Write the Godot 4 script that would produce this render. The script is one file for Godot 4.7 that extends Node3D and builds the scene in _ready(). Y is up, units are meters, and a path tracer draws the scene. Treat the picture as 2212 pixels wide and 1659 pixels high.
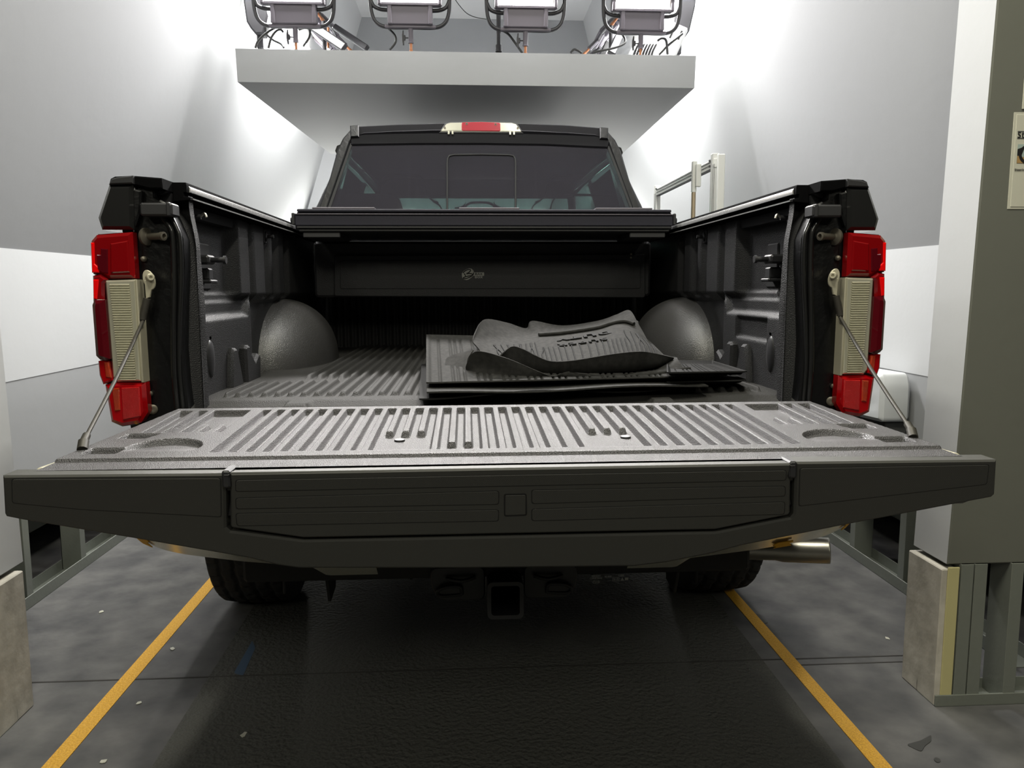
extends Node3D


# Collects triangles of one mesh. Quads are given counter-clockwise as seen from outside.
class Mb:
	var v := PackedVector3Array()
	var n := PackedVector3Array()
	var t := PackedVector2Array()
	var i := PackedInt32Array()

	func put(p: Vector3, m: Vector3, u := Vector2.ZERO) -> int:
		v.append(p)
		n.append(m)
		t.append(u)
		return v.size() - 1

	func quad(a: Vector3, b: Vector3, c: Vector3, d: Vector3) -> void:
		var m := (b - a).cross(c - a)
		if m.length_squared() < 1e-16:
			m = (c - a).cross(d - a)
		m = m.normalized()
		var k := v.size()
		put(a, m, Vector2(0, 1))
		put(b, m, Vector2(1, 1))
		put(c, m, Vector2(1, 0))
		put(d, m, Vector2(0, 0))
		i.append_array(PackedInt32Array([k, k + 2, k + 1, k, k + 3, k + 2]))

	func grid(rows: Array, flip := false, closed := false) -> void:
		var nr := rows.size()
		var nc: int = rows[0].size()
		var k := v.size()
		for r in nr:
			var row: PackedVector3Array = rows[r]
			var up: PackedVector3Array = rows[mini(r + 1, nr - 1)]
			var dn: PackedVector3Array = rows[maxi(r - 1, 0)]
			for c in nc:
				var c1 := (c + 1) % nc if closed else mini(c + 1, nc - 1)
				var c0 := (c - 1 + nc) % nc if closed else maxi(c - 1, 0)
				var du := row[c1] - row[c0]
				if du.length_squared() < 1e-12:
					du = up[c1] - up[c0] + dn[c1] - dn[c0]
				var m := du.cross(up[c] - dn[c]).normalized()
				put(row[c], -m if flip else m, Vector2(float(c) / maxi(nc - 1, 1), float(r) / maxi(nr - 1, 1)))
		for r in nr - 1:
			for c in (nc if closed else nc - 1):
				var a := k + r * nc + c
				var b := k + r * nc + (c + 1) % nc
				var d := a + nc
				var e := b + nc
				if flip:
					i.append_array(PackedInt32Array([a, b, e, a, e, d]))
				else:
					i.append_array(PackedInt32Array([a, e, b, a, d, e]))

	# a sheet with thickness: rows give the face whose normal is along-row x across-row
	func sheet(rows: Array, thick: float) -> void:
		var k := v.size()
		grid(rows)
		var nc: int = rows[0].size()
		var back := []
		for r in rows.size():
			var q := PackedVector3Array()
			for c in nc:
				q.append(v[k + r * nc + c] - n[k + r * nc + c] * thick)
			back.append(q)
		grid(back, true)
		var l := rows.size() - 1
		for c in nc - 1:
			quad(back[0][c], back[0][c + 1], rows[0][c + 1], rows[0][c])
			quad(rows[l][c], rows[l][c + 1], back[l][c + 1], back[l][c])
		for r in l:
			quad(rows[r][0], rows[r + 1][0], back[r + 1][0], back[r][0])
			quad(rows[r + 1][nc - 1], rows[r][nc - 1], back[r][nc - 1], back[r + 1][nc - 1])

	func inset(p: PackedVector2Array, d: float) -> PackedVector2Array:
		var q := PackedVector2Array()
		var m := p.size()
		for j in m:
			var a := (p[j] - p[(j - 1 + m) % m]).normalized()
			var b := (p[(j + 1) % m] - p[j]).normalized()
			var na := Vector2(-a.y, a.x)
			var nb := Vector2(-b.y, b.x)
			q.append(p[j] + (na + nb) * (d / maxf(1.0 + na.dot(nb), 0.35)))
		return q

	# polygon in local XY extruded from z0 to z1, its rims chamfered by bev
	func ext(poly: PackedVector2Array, z0: float, z1: float, bev := 0.0, xf := Transform3D.IDENTITY, soft := 0.75) -> void:
		var p := poly.duplicate()
		var area := 0.0
		for j in p.size():
			area += p[j].cross(p[(j + 1) % p.size()])
		if area < 0:
			p.reverse()
		var m := p.size()
		var q := inset(p, bev) if bev > 0 else p
		var rings := [[p, z0], [p, z1]]
		if bev > 0:
			rings = [[q, z0], [p, z0 + bev], [p, z1 - bev], [q, z1]]
		var en := PackedVector2Array()
		for j in m:
			var d := (p[(j + 1) % m] - p[j]).normalized()
			en.append(Vector2(d.y, -d.x))
		var nbs := xf.basis.inverse().transposed()
		for r in rings.size() - 1:
			var tilt := 0.0
			if bev > 0:
				tilt = [-1.0, 0.0, 1.0][r]
			var lo: PackedVector2Array = rings[r][0]
			var hi: PackedVector2Array = rings[r + 1][0]
			for j in m:
				var j1 := (j + 1) % m
				var ea := en[j]
				var eb := en[j]
				if en[(j - 1 + m) % m].dot(en[j]) > soft:
					ea = (en[(j - 1 + m) % m] + en[j]).normalized()
				if en[j1].dot(en[j]) > soft:
					eb = (en[j1] + en[j]).normalized()
				var na := (nbs * Vector3(ea.x, ea.y, tilt)).normalized()
				var nb := (nbs * Vector3(eb.x, eb.y, tilt)).normalized()
				var k := v.size()
				put(xf * Vector3(lo[j].x, lo[j].y, rings[r][1]), na)
				put(xf * Vector3(lo[j1].x, lo[j1].y, rings[r][1]), nb)
				put(xf * Vector3(hi[j1].x, hi[j1].y, rings[r + 1][1]), nb)
				put(xf * Vector3(hi[j].x, hi[j].y, rings[r + 1][1]), na)
				i.append_array(PackedInt32Array([k, k + 2, k + 1, k, k + 3, k + 2]))
		var tr := Geometry2D.triangulate_polygon(q)
		for side in 2:
			var z: float = rings[0][1] if side == 0 else rings[rings.size() - 1][1]
			var nm := (nbs * Vector3(0, 0, -1 if side == 0 else 1)).normalized()
			var k := v.size()
			for pt in q:
				put(xf * Vector3(pt.x, pt.y, z), nm, pt)
			for j in range(0, tr.size(), 3):
				var a := tr[j]
				var b := tr[j + 1]
				var c := tr[j + 2]
				var ccw := (q[b] - q[a]).cross(q[c] - q[a]) > 0
				if ccw == (side == 1):
					i.append_array(PackedInt32Array([k + a, k + c, k + b]))
				else:
					i.append_array(PackedInt32Array([k + a, k + b, k + c]))

	func box(c: Vector3, s: Vector3, bev := 0.003, xf := Transform3D.IDENTITY) -> void:
		var b := minf(bev, minf(s.x, minf(s.y, s.z)) * 0.4)
		var x := s.x / 2
		var y := s.y / 2
		var pl := PackedVector2Array([Vector2(-x + b, -y), Vector2(x - b, -y), Vector2(x, -y + b), Vector2(x, y - b), Vector2(x - b, y), Vector2(-x + b, y), Vector2(-x, y - b), Vector2(-x, -y + b)])
		if b <= 0:
			pl = PackedVector2Array([Vector2(-x, -y), Vector2(x, -y), Vector2(x, y), Vector2(-x, y)])
		ext(pl, -s.z / 2, s.z / 2, b, xf * Transform3D(Basis.IDENTITY, c), 0.9)

	func span(a: Vector3, b: Vector3, bev := 0.003) -> void:
		box((a + b) / 2, (b - a).abs(), bev)

	func tube(p: PackedVector3Array, r: float, seg := 8) -> void:
		var rows := []
		var side := Vector3.ZERO
		for j in p.size():
			var d := (p[mini(j + 1, p.size() - 1)] - p[maxi(j - 1, 0)]).normalized()
			if side == Vector3.ZERO:
				side = d.cross(Vector3.UP if absf(d.y) < 0.9 else Vector3.RIGHT).normalized()
			else:
				side = (side - d * side.dot(d)).normalized()
			var up := side.cross(d)
			var row := PackedVector3Array()
			for s in seg:
				var a := TAU * s / seg
				row.append(p[j] + (side * cos(a) - up * sin(a)) * r)
			rows.append(row)
		grid(rows, false, true)
		for e in 2:
			var row: PackedVector3Array = rows[0] if e == 0 else rows[rows.size() - 1]
			var c := p[0] if e == 0 else p[p.size() - 1]
			for s in seg:
				if e == 0:
					quad(c, row[(s + 1) % seg], row[s], c)
				else:
					quad(c, row[s], row[(s + 1) % seg], c)

	# profile of (radius, height) turned round local Y
	func lathe(pr: PackedVector2Array, seg: int, xf := Transform3D.IDENTITY, hard := false) -> void:
		var rows := []
		for q in pr:
			var row := PackedVector3Array()
			for s in seg:
				var a := TAU * s / seg
				row.append(xf * Vector3(q.x * cos(a), q.y, -q.x * sin(a)))
			rows.append(row)
		if hard:
			for r in rows.size() - 1:
				grid([rows[r], rows[r + 1]], false, true)
		else:
			grid(rows, false, true)

	func add(o: Mb, xf := Transform3D.IDENTITY) -> void:
		var k := v.size()
		for j in o.v.size():
			put(xf * o.v[j], (xf.basis * o.n[j]).normalized(), o.t[j])
		for j in o.i:
			i.append(j + k)

	func mirrored() -> Mb:
		var o := Mb.new()
		for j in v.size():
			o.put(Vector3(-v[j].x, v[j].y, v[j].z), Vector3(-n[j].x, n[j].y, n[j].z), t[j])
		for j in range(0, i.size(), 3):
			o.i.append_array(PackedInt32Array([i[j], i[j + 2], i[j + 1]]))
		return o

	func mesh(m: Material) -> ArrayMesh:
		var a := []
		a.resize(Mesh.ARRAY_MAX)
		a[Mesh.ARRAY_VERTEX] = v
		a[Mesh.ARRAY_NORMAL] = n
		a[Mesh.ARRAY_TEX_UV] = t
		a[Mesh.ARRAY_INDEX] = i
		var o := ArrayMesh.new()
		o.add_surface_from_arrays(Mesh.PRIMITIVE_TRIANGLES, a)
		o.surface_set_material(0, m)
		return o


var M := {}


func part(called: String, b: Mb, m: Material, parent: Node = self) -> MeshInstance3D:
	var o := MeshInstance3D.new()
	o.name = called
	o.mesh = b.mesh(m)
	parent.add_child(o, true)
	return o


func tag(o: Node, label: String, category: String, group := "") -> Node:
	o.set_meta("label", label)
	o.set_meta("category", category)
	if group:
		o.set_meta("group", group)
	return o


func thing(called: String, label: String, category: String, at := Vector3.ZERO, group := "") -> Node3D:
	var o := Node3D.new()
	o.name = called
	o.position = at
	add_child(o, true)
	tag(o, label, category, group)
	return o


func holder(called: String, parent: Node) -> Node3D:
	var o := Node3D.new()
	o.name = called
	parent.add_child(o, true)
	return o


func struct(called: String, b: Mb, m: Material, label := "") -> MeshInstance3D:
	var o := part(called, b, m)
	o.set_meta("kind", "structure")
	if label:
		o.set_meta("label", label)
	return o


func both(called: String, b: Mb, m: Material, parent: Node) -> void:
	part(called, b, m, parent)
	part(called, b.mirrored(), m, parent)


func pts(a: Array) -> PackedVector2Array:
	return PackedVector2Array(a)


func path(a: Array, n := 6) -> PackedVector3Array:   # a smooth curve through the points
	var o := PackedVector3Array()
	for j in a.size() - 1:
		var p0: Vector3 = a[maxi(j - 1, 0)]
		var p1: Vector3 = a[j]
		var p2: Vector3 = a[j + 1]
		var p3: Vector3 = a[mini(j + 2, a.size() - 1)]
		for k in n:
			o.append(p1.cubic_interpolate(p2, p0, p3, float(k) / n))
	o.append(a[a.size() - 1])
	return o


func net(rows: Array, nu: int, nv: int) -> Array:   # a smooth surface through a net of points
	var fine := []
	for r in rows:
		fine.append(path(r, nu))
	var o := []
	for j in fine.size() - 1:
		for k in nv:
			o.append(blend(fine, j, float(k) / nv))
	o.append(fine[fine.size() - 1])
	return o


func blend(f: Array, j: int, w: float) -> PackedVector3Array:
	var q := PackedVector3Array()
	for c in f[0].size():
		var p1: Vector3 = f[j][c]
		q.append(p1.cubic_interpolate(f[j + 1][c], f[maxi(j - 1, 0)][c], f[mini(j + 2, f.size() - 1)][c], w))
	return q


func rrect(w: float, h: float, r: float, n := 4) -> PackedVector2Array:
	var o := PackedVector2Array()
	for q in 4:
		var c := Vector2((w / 2 - r) * (1 if q == 0 or q == 3 else -1), (h / 2 - r) * (1 if q < 2 else -1))
		for k in n + 1:
			var a := PI / 2 * (q + float(k) / n)
			o.append(c + Vector2(cos(a), sin(a)) * r)
	return o


func ring(rx: float, ry: float, n := 24) -> PackedVector2Array:
	var o := PackedVector2Array()
	for k in n:
		o.append(Vector2(rx * cos(TAU * k / n), ry * sin(TAU * k / n)))
	return o


func axis(d: String, o := Vector3.ZERO) -> Transform3D:
	if d == "x":
		return Transform3D(Basis(Vector3(0, 0, -1), Vector3(0, 1, 0), Vector3(1, 0, 0)), o)
	if d == "y":
		return Transform3D(Basis(Vector3(1, 0, 0), Vector3(0, 0, -1), Vector3(0, 1, 0)), o)
	return Transform3D(Basis.IDENTITY, o)


func along(d: Vector3, o: Vector3) -> Transform3D:   # local Y along d
	var y := d.normalized()
	var x := y.cross(Vector3(0, 0, 1) if absf(y.z) < 0.9 else Vector3(1, 0, 0)).normalized()
	return Transform3D(Basis(x, y, x.cross(y)), o)


func sm(a: float, b: float, x: float) -> float:
	return smoothstep(a, b, x)


func patch(x: float, z: float, x0: float, x1: float, z0: float, z1: float, s: float) -> float:
	return clampf((x - x0) / s + 0.5, 0, 1) * clampf((x1 - x) / s + 0.5, 0, 1) * clampf((z - z0) / s + 0.5, 0, 1) * clampf((z1 - z) / s + 0.5, 0, 1)


func noise(freq: float, kind := FastNoiseLite.TYPE_SIMPLEX_SMOOTH, oct := 3, sd := 1) -> FastNoiseLite:
	var f := FastNoiseLite.new()
	f.seed = sd
	f.noise_type = kind
	f.frequency = freq
	f.fractal_octaves = oct
	return f


func relief(freq: float, strength: float, oct := 3, kind := FastNoiseLite.TYPE_SIMPLEX_SMOOTH) -> NoiseTexture2D:
	var t := NoiseTexture2D.new()
	t.width = 512
	t.height = 512
	t.seamless = true
	t.as_normal_map = true
	t.bump_strength = strength
	t.noise = noise(freq, kind, oct, 7)
	return t


func tone(freq: float, oct: int, a: Color, b: Color, sd := 3, size := 512) -> NoiseTexture2D:
	var t := NoiseTexture2D.new()
	t.width = size
	t.height = size
	t.seamless = true
	t.noise = noise(freq, FastNoiseLite.TYPE_SIMPLEX_SMOOTH, oct, sd)
	var g := Gradient.new()
	g.set_color(0, a)
	g.set_color(1, b)
	t.color_ramp = g
	return t


func mat(called: String, c: Color, rough := 0.6, metal := 0.0, bump: Texture2D = null, strength := 1.0, scale := 1.0, tint: Texture2D = null) -> StandardMaterial3D:
	var m := StandardMaterial3D.new()
	m.resource_name = called
	m.albedo_color = c
	m.roughness = rough
	m.metallic = metal
	if bump:
		m.normal_enabled = true
		m.normal_texture = bump
		m.normal_scale = strength
	if tint:
		m.albedo_texture = tint
	if bump or tint:
		m.uv1_triplanar = true
		m.uv1_scale = Vector3.ONE * scale
	M[called] = m
	return m


func letters(s: String, size: float, depth: float, font := "Droid Sans", bold := 700) -> TextMesh:
	var t := TextMesh.new()
	var f := SystemFont.new()
	f.font_names = PackedStringArray([font])
	f.font_weight = bold
	t.font = f
	t.text = s
	t.font_size = 64
	t.pixel_size = size / 64.0
	t.depth = depth
	t.curve_step = 2.0
	return t


func text(called: String, s: String, size: float, depth: float, m: Material, parent: Node, xf: Transform3D) -> MeshInstance3D:
	var o := MeshInstance3D.new()
	o.name = called
	var t := letters(s, size, depth)
	t.material = m
	o.mesh = t
	o.transform = xf
	parent.add_child(o, true)
	return o


func beam(energy: float, angle: float, c: Color, parent: Node, at: Vector3, towards: Vector3) -> void:
	var l := SpotLight3D.new()
	l.name = "lamp_light"
	l.light_energy = energy
	l.light_color = c
	l.light_size = 0.13
	l.spot_angle = angle
	l.spot_angle_attenuation = 0.7
	l.spot_range = 20.0
	l.spot_attenuation = 2.0
	l.shadow_enabled = true
	parent.add_child(l, true)
	l.position = at
	l.basis = Basis.looking_at(towards, Vector3.UP)


func glow(size: Vector2, energy: float, c: Color, parent: Node, at: Vector3, towards: Vector3) -> void:
	var l := AreaLight3D.new()
	l.name = "lamp_light"
	l.area_size = size
	l.light_energy = energy
	l.light_color = c
	l.shadow_enabled = true
	l.area_range = 20.0
	l.area_attenuation = 2.0
	parent.add_child(l, true)
	l.position = at
	l.basis = Basis.looking_at(towards, Vector3.UP if absf(towards.normalized().y) < 0.95 else Vector3(0, 0, 1))

func _ready() -> void:
	# camera
	var cam := Camera3D.new()
	cam.name = "camera"
	add_child(cam)
	var yaw := deg_to_rad(3.29)
	var pitch := deg_to_rad(6.9)
	var roll := deg_to_rad(-0.2)
	var fw := Vector3(sin(yaw) * cos(pitch), -sin(pitch), -cos(yaw) * cos(pitch))
	var rt := Vector3(cos(yaw), 0, sin(yaw))
	var up := rt.cross(fw)
	cam.transform = Transform3D(Basis(rt * cos(roll) + up * sin(roll), up * cos(roll) - rt * sin(roll), -fw), Vector3(-0.083, 1.25, 1.95))
	cam.fov = rad_to_deg(2.0 * atan(829.5 / 1700.0))
	cam.near = 0.05
	cam.current = true
	# world: a closed hall, so the background only stands for darkness
	var we := WorldEnvironment.new()
	we.name = "world_environment"
	var en := Environment.new()
	en.background_mode = Environment.BG_COLOR
	en.background_color = Color(0.01, 0.01, 0.01)
	en.tonemap_mode = Environment.TONE_MAPPER_LINEAR
	en.tonemap_exposure = 0.7
	en.sdfgi_enabled = true
	en.ssao_enabled = true
	en.ssil_enabled = true
	we.environment = en
	add_child(we)
	materials()
	hall_lights()
	ceiling_panels()
	room()
	lamps()
	truck()
	cargo()
	clutter()


const LAMP := 8.0        # front lamps on the shelf
const WASH := 7.0        # lamps that wash the sloped walls
const BACK := 6.0       # light bar before the truck
const TOP := 3.0         # panels over the truck bed
const HALL := 8.0       # tubes of the hall behind the camera


func materials() -> void:
	var fine := relief(0.02, 6.0, 4)
	var pebble := relief(0.045, 10.0, 2)
	mat("grey_plaster", Color(0.60, 0.605, 0.615), 0.85, 0, fine, 0.035, 1.3)
	mat("white_plaster", Color(0.75, 0.755, 0.765), 0.8, 0, fine, 0.04, 1.3)
	mat("shelf_paint", Color(0.56, 0.565, 0.57), 0.8, 0, fine, 0.03, 1.0)
	mat("dark_plaster", Color(0.39, 0.395, 0.365), 0.8, 0, fine, 0.04, 1.3)
	mat("hall_paint", Color(0.38, 0.38, 0.355), 0.9)
	mat("concrete", Color(1, 1, 1), 0.7, 0, fine, 0.12, 0.7, tone(0.006, 6, Color(0.29, 0.29, 0.295), Color(0.43, 0.425, 0.42), 5, 1024))
	mat("asphalt", Color(1, 1, 1), 0.9, 0, pebble, 0.5, 2.0, tone(0.15, 3, Color(0.29, 0.29, 0.28), Color(0.37, 0.37, 0.355), 6))
	mat("seam", Color(0.2, 0.19, 0.18), 0.9)
	mat("yellow_line", Color(1, 1, 1), 0.75, 0, pebble, 0.3, 2.5, tone(0.12, 4, Color(0.72, 0.52, 0.14), Color(0.92, 0.72, 0.25), 8))
	mat("plinth_board", Color(1, 1, 1), 0.85, 0, fine, 0.12, 2.0, tone(0.008, 5, Color(0.64, 0.62, 0.58), Color(0.80, 0.78, 0.74), 9))
	mat("edge_board", Color(0.72, 0.69, 0.5), 0.8)
	mat("stain", Color(0.2, 0.2, 0.19), 0.6)
	mat("scuff", Color(0.25, 0.33, 0.42), 0.8)
	mat("galvanised", Color(0.5, 0.515, 0.485), 0.5, 0.35, fine, 0.1, 3.0)
	mat("paper", Color(0.74, 0.735, 0.68), 0.6)
	mat("print", Color(0.12, 0.12, 0.12), 0.6)
	mat("picture_sky", Color(0.6, 0.66, 0.64), 0.5)
	mat("picture_dark", Color(0.1, 0.1, 0.1), 0.5)
	mat("picture_tan", Color(0.62, 0.5, 0.32), 0.5)
	mat("aluminium", Color(0.85, 0.85, 0.83), 0.45, 0.25)
	mat("brass_post", Color(0.66, 0.6, 0.5), 0.45, 0.5)
	mat("groove", Color(0.28, 0.28, 0.28), 0.7)
	mat("wrap", Color(0.78, 0.79, 0.8), 0.5, 0, relief(0.008, 9.0, 2), 0.4, 1.5)
	# the truck
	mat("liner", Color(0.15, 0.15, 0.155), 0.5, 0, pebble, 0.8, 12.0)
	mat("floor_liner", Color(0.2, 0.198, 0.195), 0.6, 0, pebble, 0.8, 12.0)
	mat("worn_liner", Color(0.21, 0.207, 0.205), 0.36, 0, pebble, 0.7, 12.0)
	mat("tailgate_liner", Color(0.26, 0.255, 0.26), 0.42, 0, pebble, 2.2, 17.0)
	mat("black_paint", Color(0.025, 0.026, 0.03), 0.08)
	M["black_paint"].clearcoat_enabled = true
	M["black_paint"].clearcoat = 0.6
	mat("roof_paint", Color(0.06, 0.058, 0.075), 0.65)
	mat("jamb_paint", Color(0.035, 0.036, 0.042), 0.3, 0, fine, 0.15, 3.0)
	mat("trim_plastic", Color(0.27, 0.27, 0.26), 0.6, 0, fine, 0.1, 4.0)
	mat("grip_plastic", Color(0.24, 0.24, 0.23), 0.65, 0, grip(), 0.6, 60.0)
	mat("black_plastic", Color(0.13, 0.13, 0.14), 0.5)
	mat("rail_black", Color(0.04, 0.04, 0.045), 0.85)
	mat("rubber", Color(0.07, 0.07, 0.075), 0.6)
	mat("matte_black", Color(0.17, 0.168, 0.2), 0.65, 0, fine, 0.1, 6.0)
	mat("box_plastic", Color(0.2, 0.2, 0.21), 0.6, 0, pebble, 0.4, 8.0)
	mat("chassis", Color(0.1, 0.1, 0.1), 0.7, 0, fine, 0.2, 5.0)
	mat("tyre", Color(0.13, 0.13, 0.13), 0.85, 0, fine, 0.2, 10.0)
	mat("chrome", Color(0.9, 0.89, 0.84), 0.25, 0.9)
	mat("steel", Color(0.6, 0.59, 0.56), 0.35, 0.9)
	mat("dull_steel", Color(0.42, 0.4, 0.36), 0.5, 0.7)
	mat("cable_steel", Color(0.25, 0.24, 0.22), 0.5, 0.4)
	mat("zinc", Color(0.72, 0.7, 0.62), 0.5, 0.4)
	mat("silver_edge", Color(0.9, 0.9, 0.9), 0.25, 0.8)
	mat("tape", Color(0.85, 0.63, 0.06), 0.6)
	mat("red_lens", Color(0.62, 0.02, 0.05), 0.12)
	mat("bright_red", Color(0.93, 0.03, 0.04), 0.15)
	mat("brake_red", Color(0.6, 0.12, 0.17), 0.25)
	mat("dark_red", Color(0.3, 0.02, 0.06), 0.1)
	mat("deep_red", Color(0.47, 0.015, 0.035), 0.1)
	mat("reflex_red", Color(0.8, 0.06, 0.07), 0.25, 0, relief(0.12, 16.0, 1), 1.2, 14.0)
	mat("amber", Color(0.75, 0.22, 0.05), 0.2, 0, relief(0.12, 16.0, 1), 1.0, 14.0)
	mat("clear_lens", Color(0.86, 0.85, 0.77), 0.2, 0.62)
	for k in ["red_lens", "bright_red", "dark_red", "deep_red", "reflex_red", "amber", "clear_lens"]:
		M[k].clearcoat_enabled = true
		M[k].clearcoat = 0.8
		M[k].clearcoat_roughness = 0.04
	mat("glass", Color(0.24, 0.235, 0.26, 0.66), 0.04)
	M["glass"].transparency = BaseMaterial3D.TRANSPARENCY_ALPHA
	mat("green_glass", Color(0.66, 0.9, 0.85, 0.0), 0.0)
	M["green_glass"].refraction_enabled = true
	M["green_glass"].refraction_scale = 0.002
	mat("upholstery", Color(0.16, 0.16, 0.17), 0.85)
	mat("decal", Color(0.66, 0.66, 0.64), 0.6)
	# floor mats
	mat("mat_rubber", Color(0.12, 0.12, 0.12), 0.7, 0, fine, 0.1, 5.0)
	mat("mat_dusty", Color(1, 1, 1), 0.75, 0, fine, 0.1, 5.0, tone(0.02, 4, Color(0.145, 0.145, 0.143), Color(0.21, 0.208, 0.203), 12))
	for k in [["mat_rubber", 0.12], ["mat_dusty", 0.1], ["roof_paint", 0.3], ["tailgate_liner", 0.5], ["upholstery", 0.05], ["liner", 0.32], ["worn_liner", 0.95], ["rail_black", 0.12], ["floor_liner", 0.14], ["matte_black", 0.3], ["trim_plastic", 0.35], ["concrete", 0.3], ["asphalt", 0.25]]:
		M[k[0]].metallic_specular = k[1]
	# lamps
	mat("lamp_grey", Color(0.32, 0.3, 0.33), 0.55)
	mat("lamp_black", Color(0.13, 0.125, 0.14), 0.5)
	mat("copper", Color(0.62, 0.42, 0.3), 0.4, 0.7)
	mat("cable", Color(0.1, 0.1, 0.1), 0.6)
	mat("lamp_white", Color(0.9, 0.9, 0.9), 0.5)
	var g := mat("lamp_face", Color(1, 1, 1), 0.5)
	g.emission_enabled = true
	g.emission = Color(1.0, 0.97, 0.9)
	g.emission_energy_multiplier = 6.0
	var tb := mat("tube_glow", Color(1, 1, 1), 0.5)
	tb.emission_enabled = true
	tb.emission = Color(1.0, 0.98, 0.85)
	tb.emission_energy_multiplier = 6.0


func grip() -> ImageTexture:   # fine diagonal cross-hatch, as a normal map
	var im := Image.create(64, 64, false, Image.FORMAT_RGBA8)
	for y in 64:
		for x in 64:
			var a := 0.5 + 0.25 * cos(TAU * (x + y) / 16.0) + 0.25 * cos(TAU * (x - y) / 16.0)
			im.set_pixel(x, y, Color(a, a, a))
	im.bump_map_to_normal_map(2.0)
	return ImageTexture.create_from_image(im)


# the tubes of the hall behind the camera: they are seen only mirrored in glass and lenses
func hall_lights() -> void:
	for k in 6:
		var at := Vector3([-0.62, 0.60, -2.4, -0.8, 0.8, 2.4][k], 3.75, [1.05, 1.05, 5.0, 5.0, 5.0, 5.0][k])
		var t := thing("tube_light", ["left twin tube light hanging just outside the booth opening", "right twin tube light hanging just outside the booth opening", "outer left twin tube light deep in the hall", "inner left twin tube light deep in the hall", "inner right twin tube light deep in the hall", "outer right twin tube light deep in the hall"][k], "light", at, "tube lights of the hall")
		var b := Mb.new()
		b.box(Vector3.ZERO, Vector3(0.16, 0.06, 1.24), 0.01)
		part("housing", b, M.lamp_white, t)
		for s in [-0.04, 0.04]:
			b = Mb.new()
			b.tube(PackedVector3Array([Vector3(s, -0.045, -0.6), Vector3(s, -0.045, 0.6)]), 0.014)
			part("tube", b, M.tube_glow, t)
		for z in [-0.5, 0.5]:
			b = Mb.new()
			b.tube(PackedVector3Array([Vector3(0, 0.03, z), Vector3(0, 1.25, z)]), 0.004)
			part("hanger", b, M.steel, t)
		glow(Vector2(0.14, 1.2), HALL * (1.0 if k < 2 else 0.6), Color(1.0, 0.985, 0.91), t, Vector3(0, -0.07, 0), Vector3(0, -1, -0.0001 if k < 2 else -0.7))


# panels under the booth ceiling above the tailgate, out of the picture
func ceiling_panels() -> void:
	for s in [-1.0, 1.0]:
		var t := thing("ceiling_panel", "flat panel light under the booth ceiling above the truck bed, " + ("left" if s < 0 else "right") + " of two", "light", Vector3(s * 0.62 - 0.03, 3.83, -0.92), "ceiling panels over the truck bed")
		var b := Mb.new()
		b.box(Vector3(0, -0.03, 0), Vector3(0.36, 0.06, 0.66), 0.008)
		part("housing", b, M.lamp_white, t)
		b = Mb.new()
		b.quad(Vector3(-0.15, -0.062, -0.3), Vector3(0.15, -0.062, -0.3), Vector3(0.15, -0.062, 0.3), Vector3(-0.15, -0.062, 0.3))
		part("diffuser", b, M.tube_glow, t)
		glow(Vector2(0.3, 0.6), TOP, Color(1.0, 1.0, 0.98), t, Vector3(0, -0.07, 0), Vector3(0, -1, 0.0001))


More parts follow.
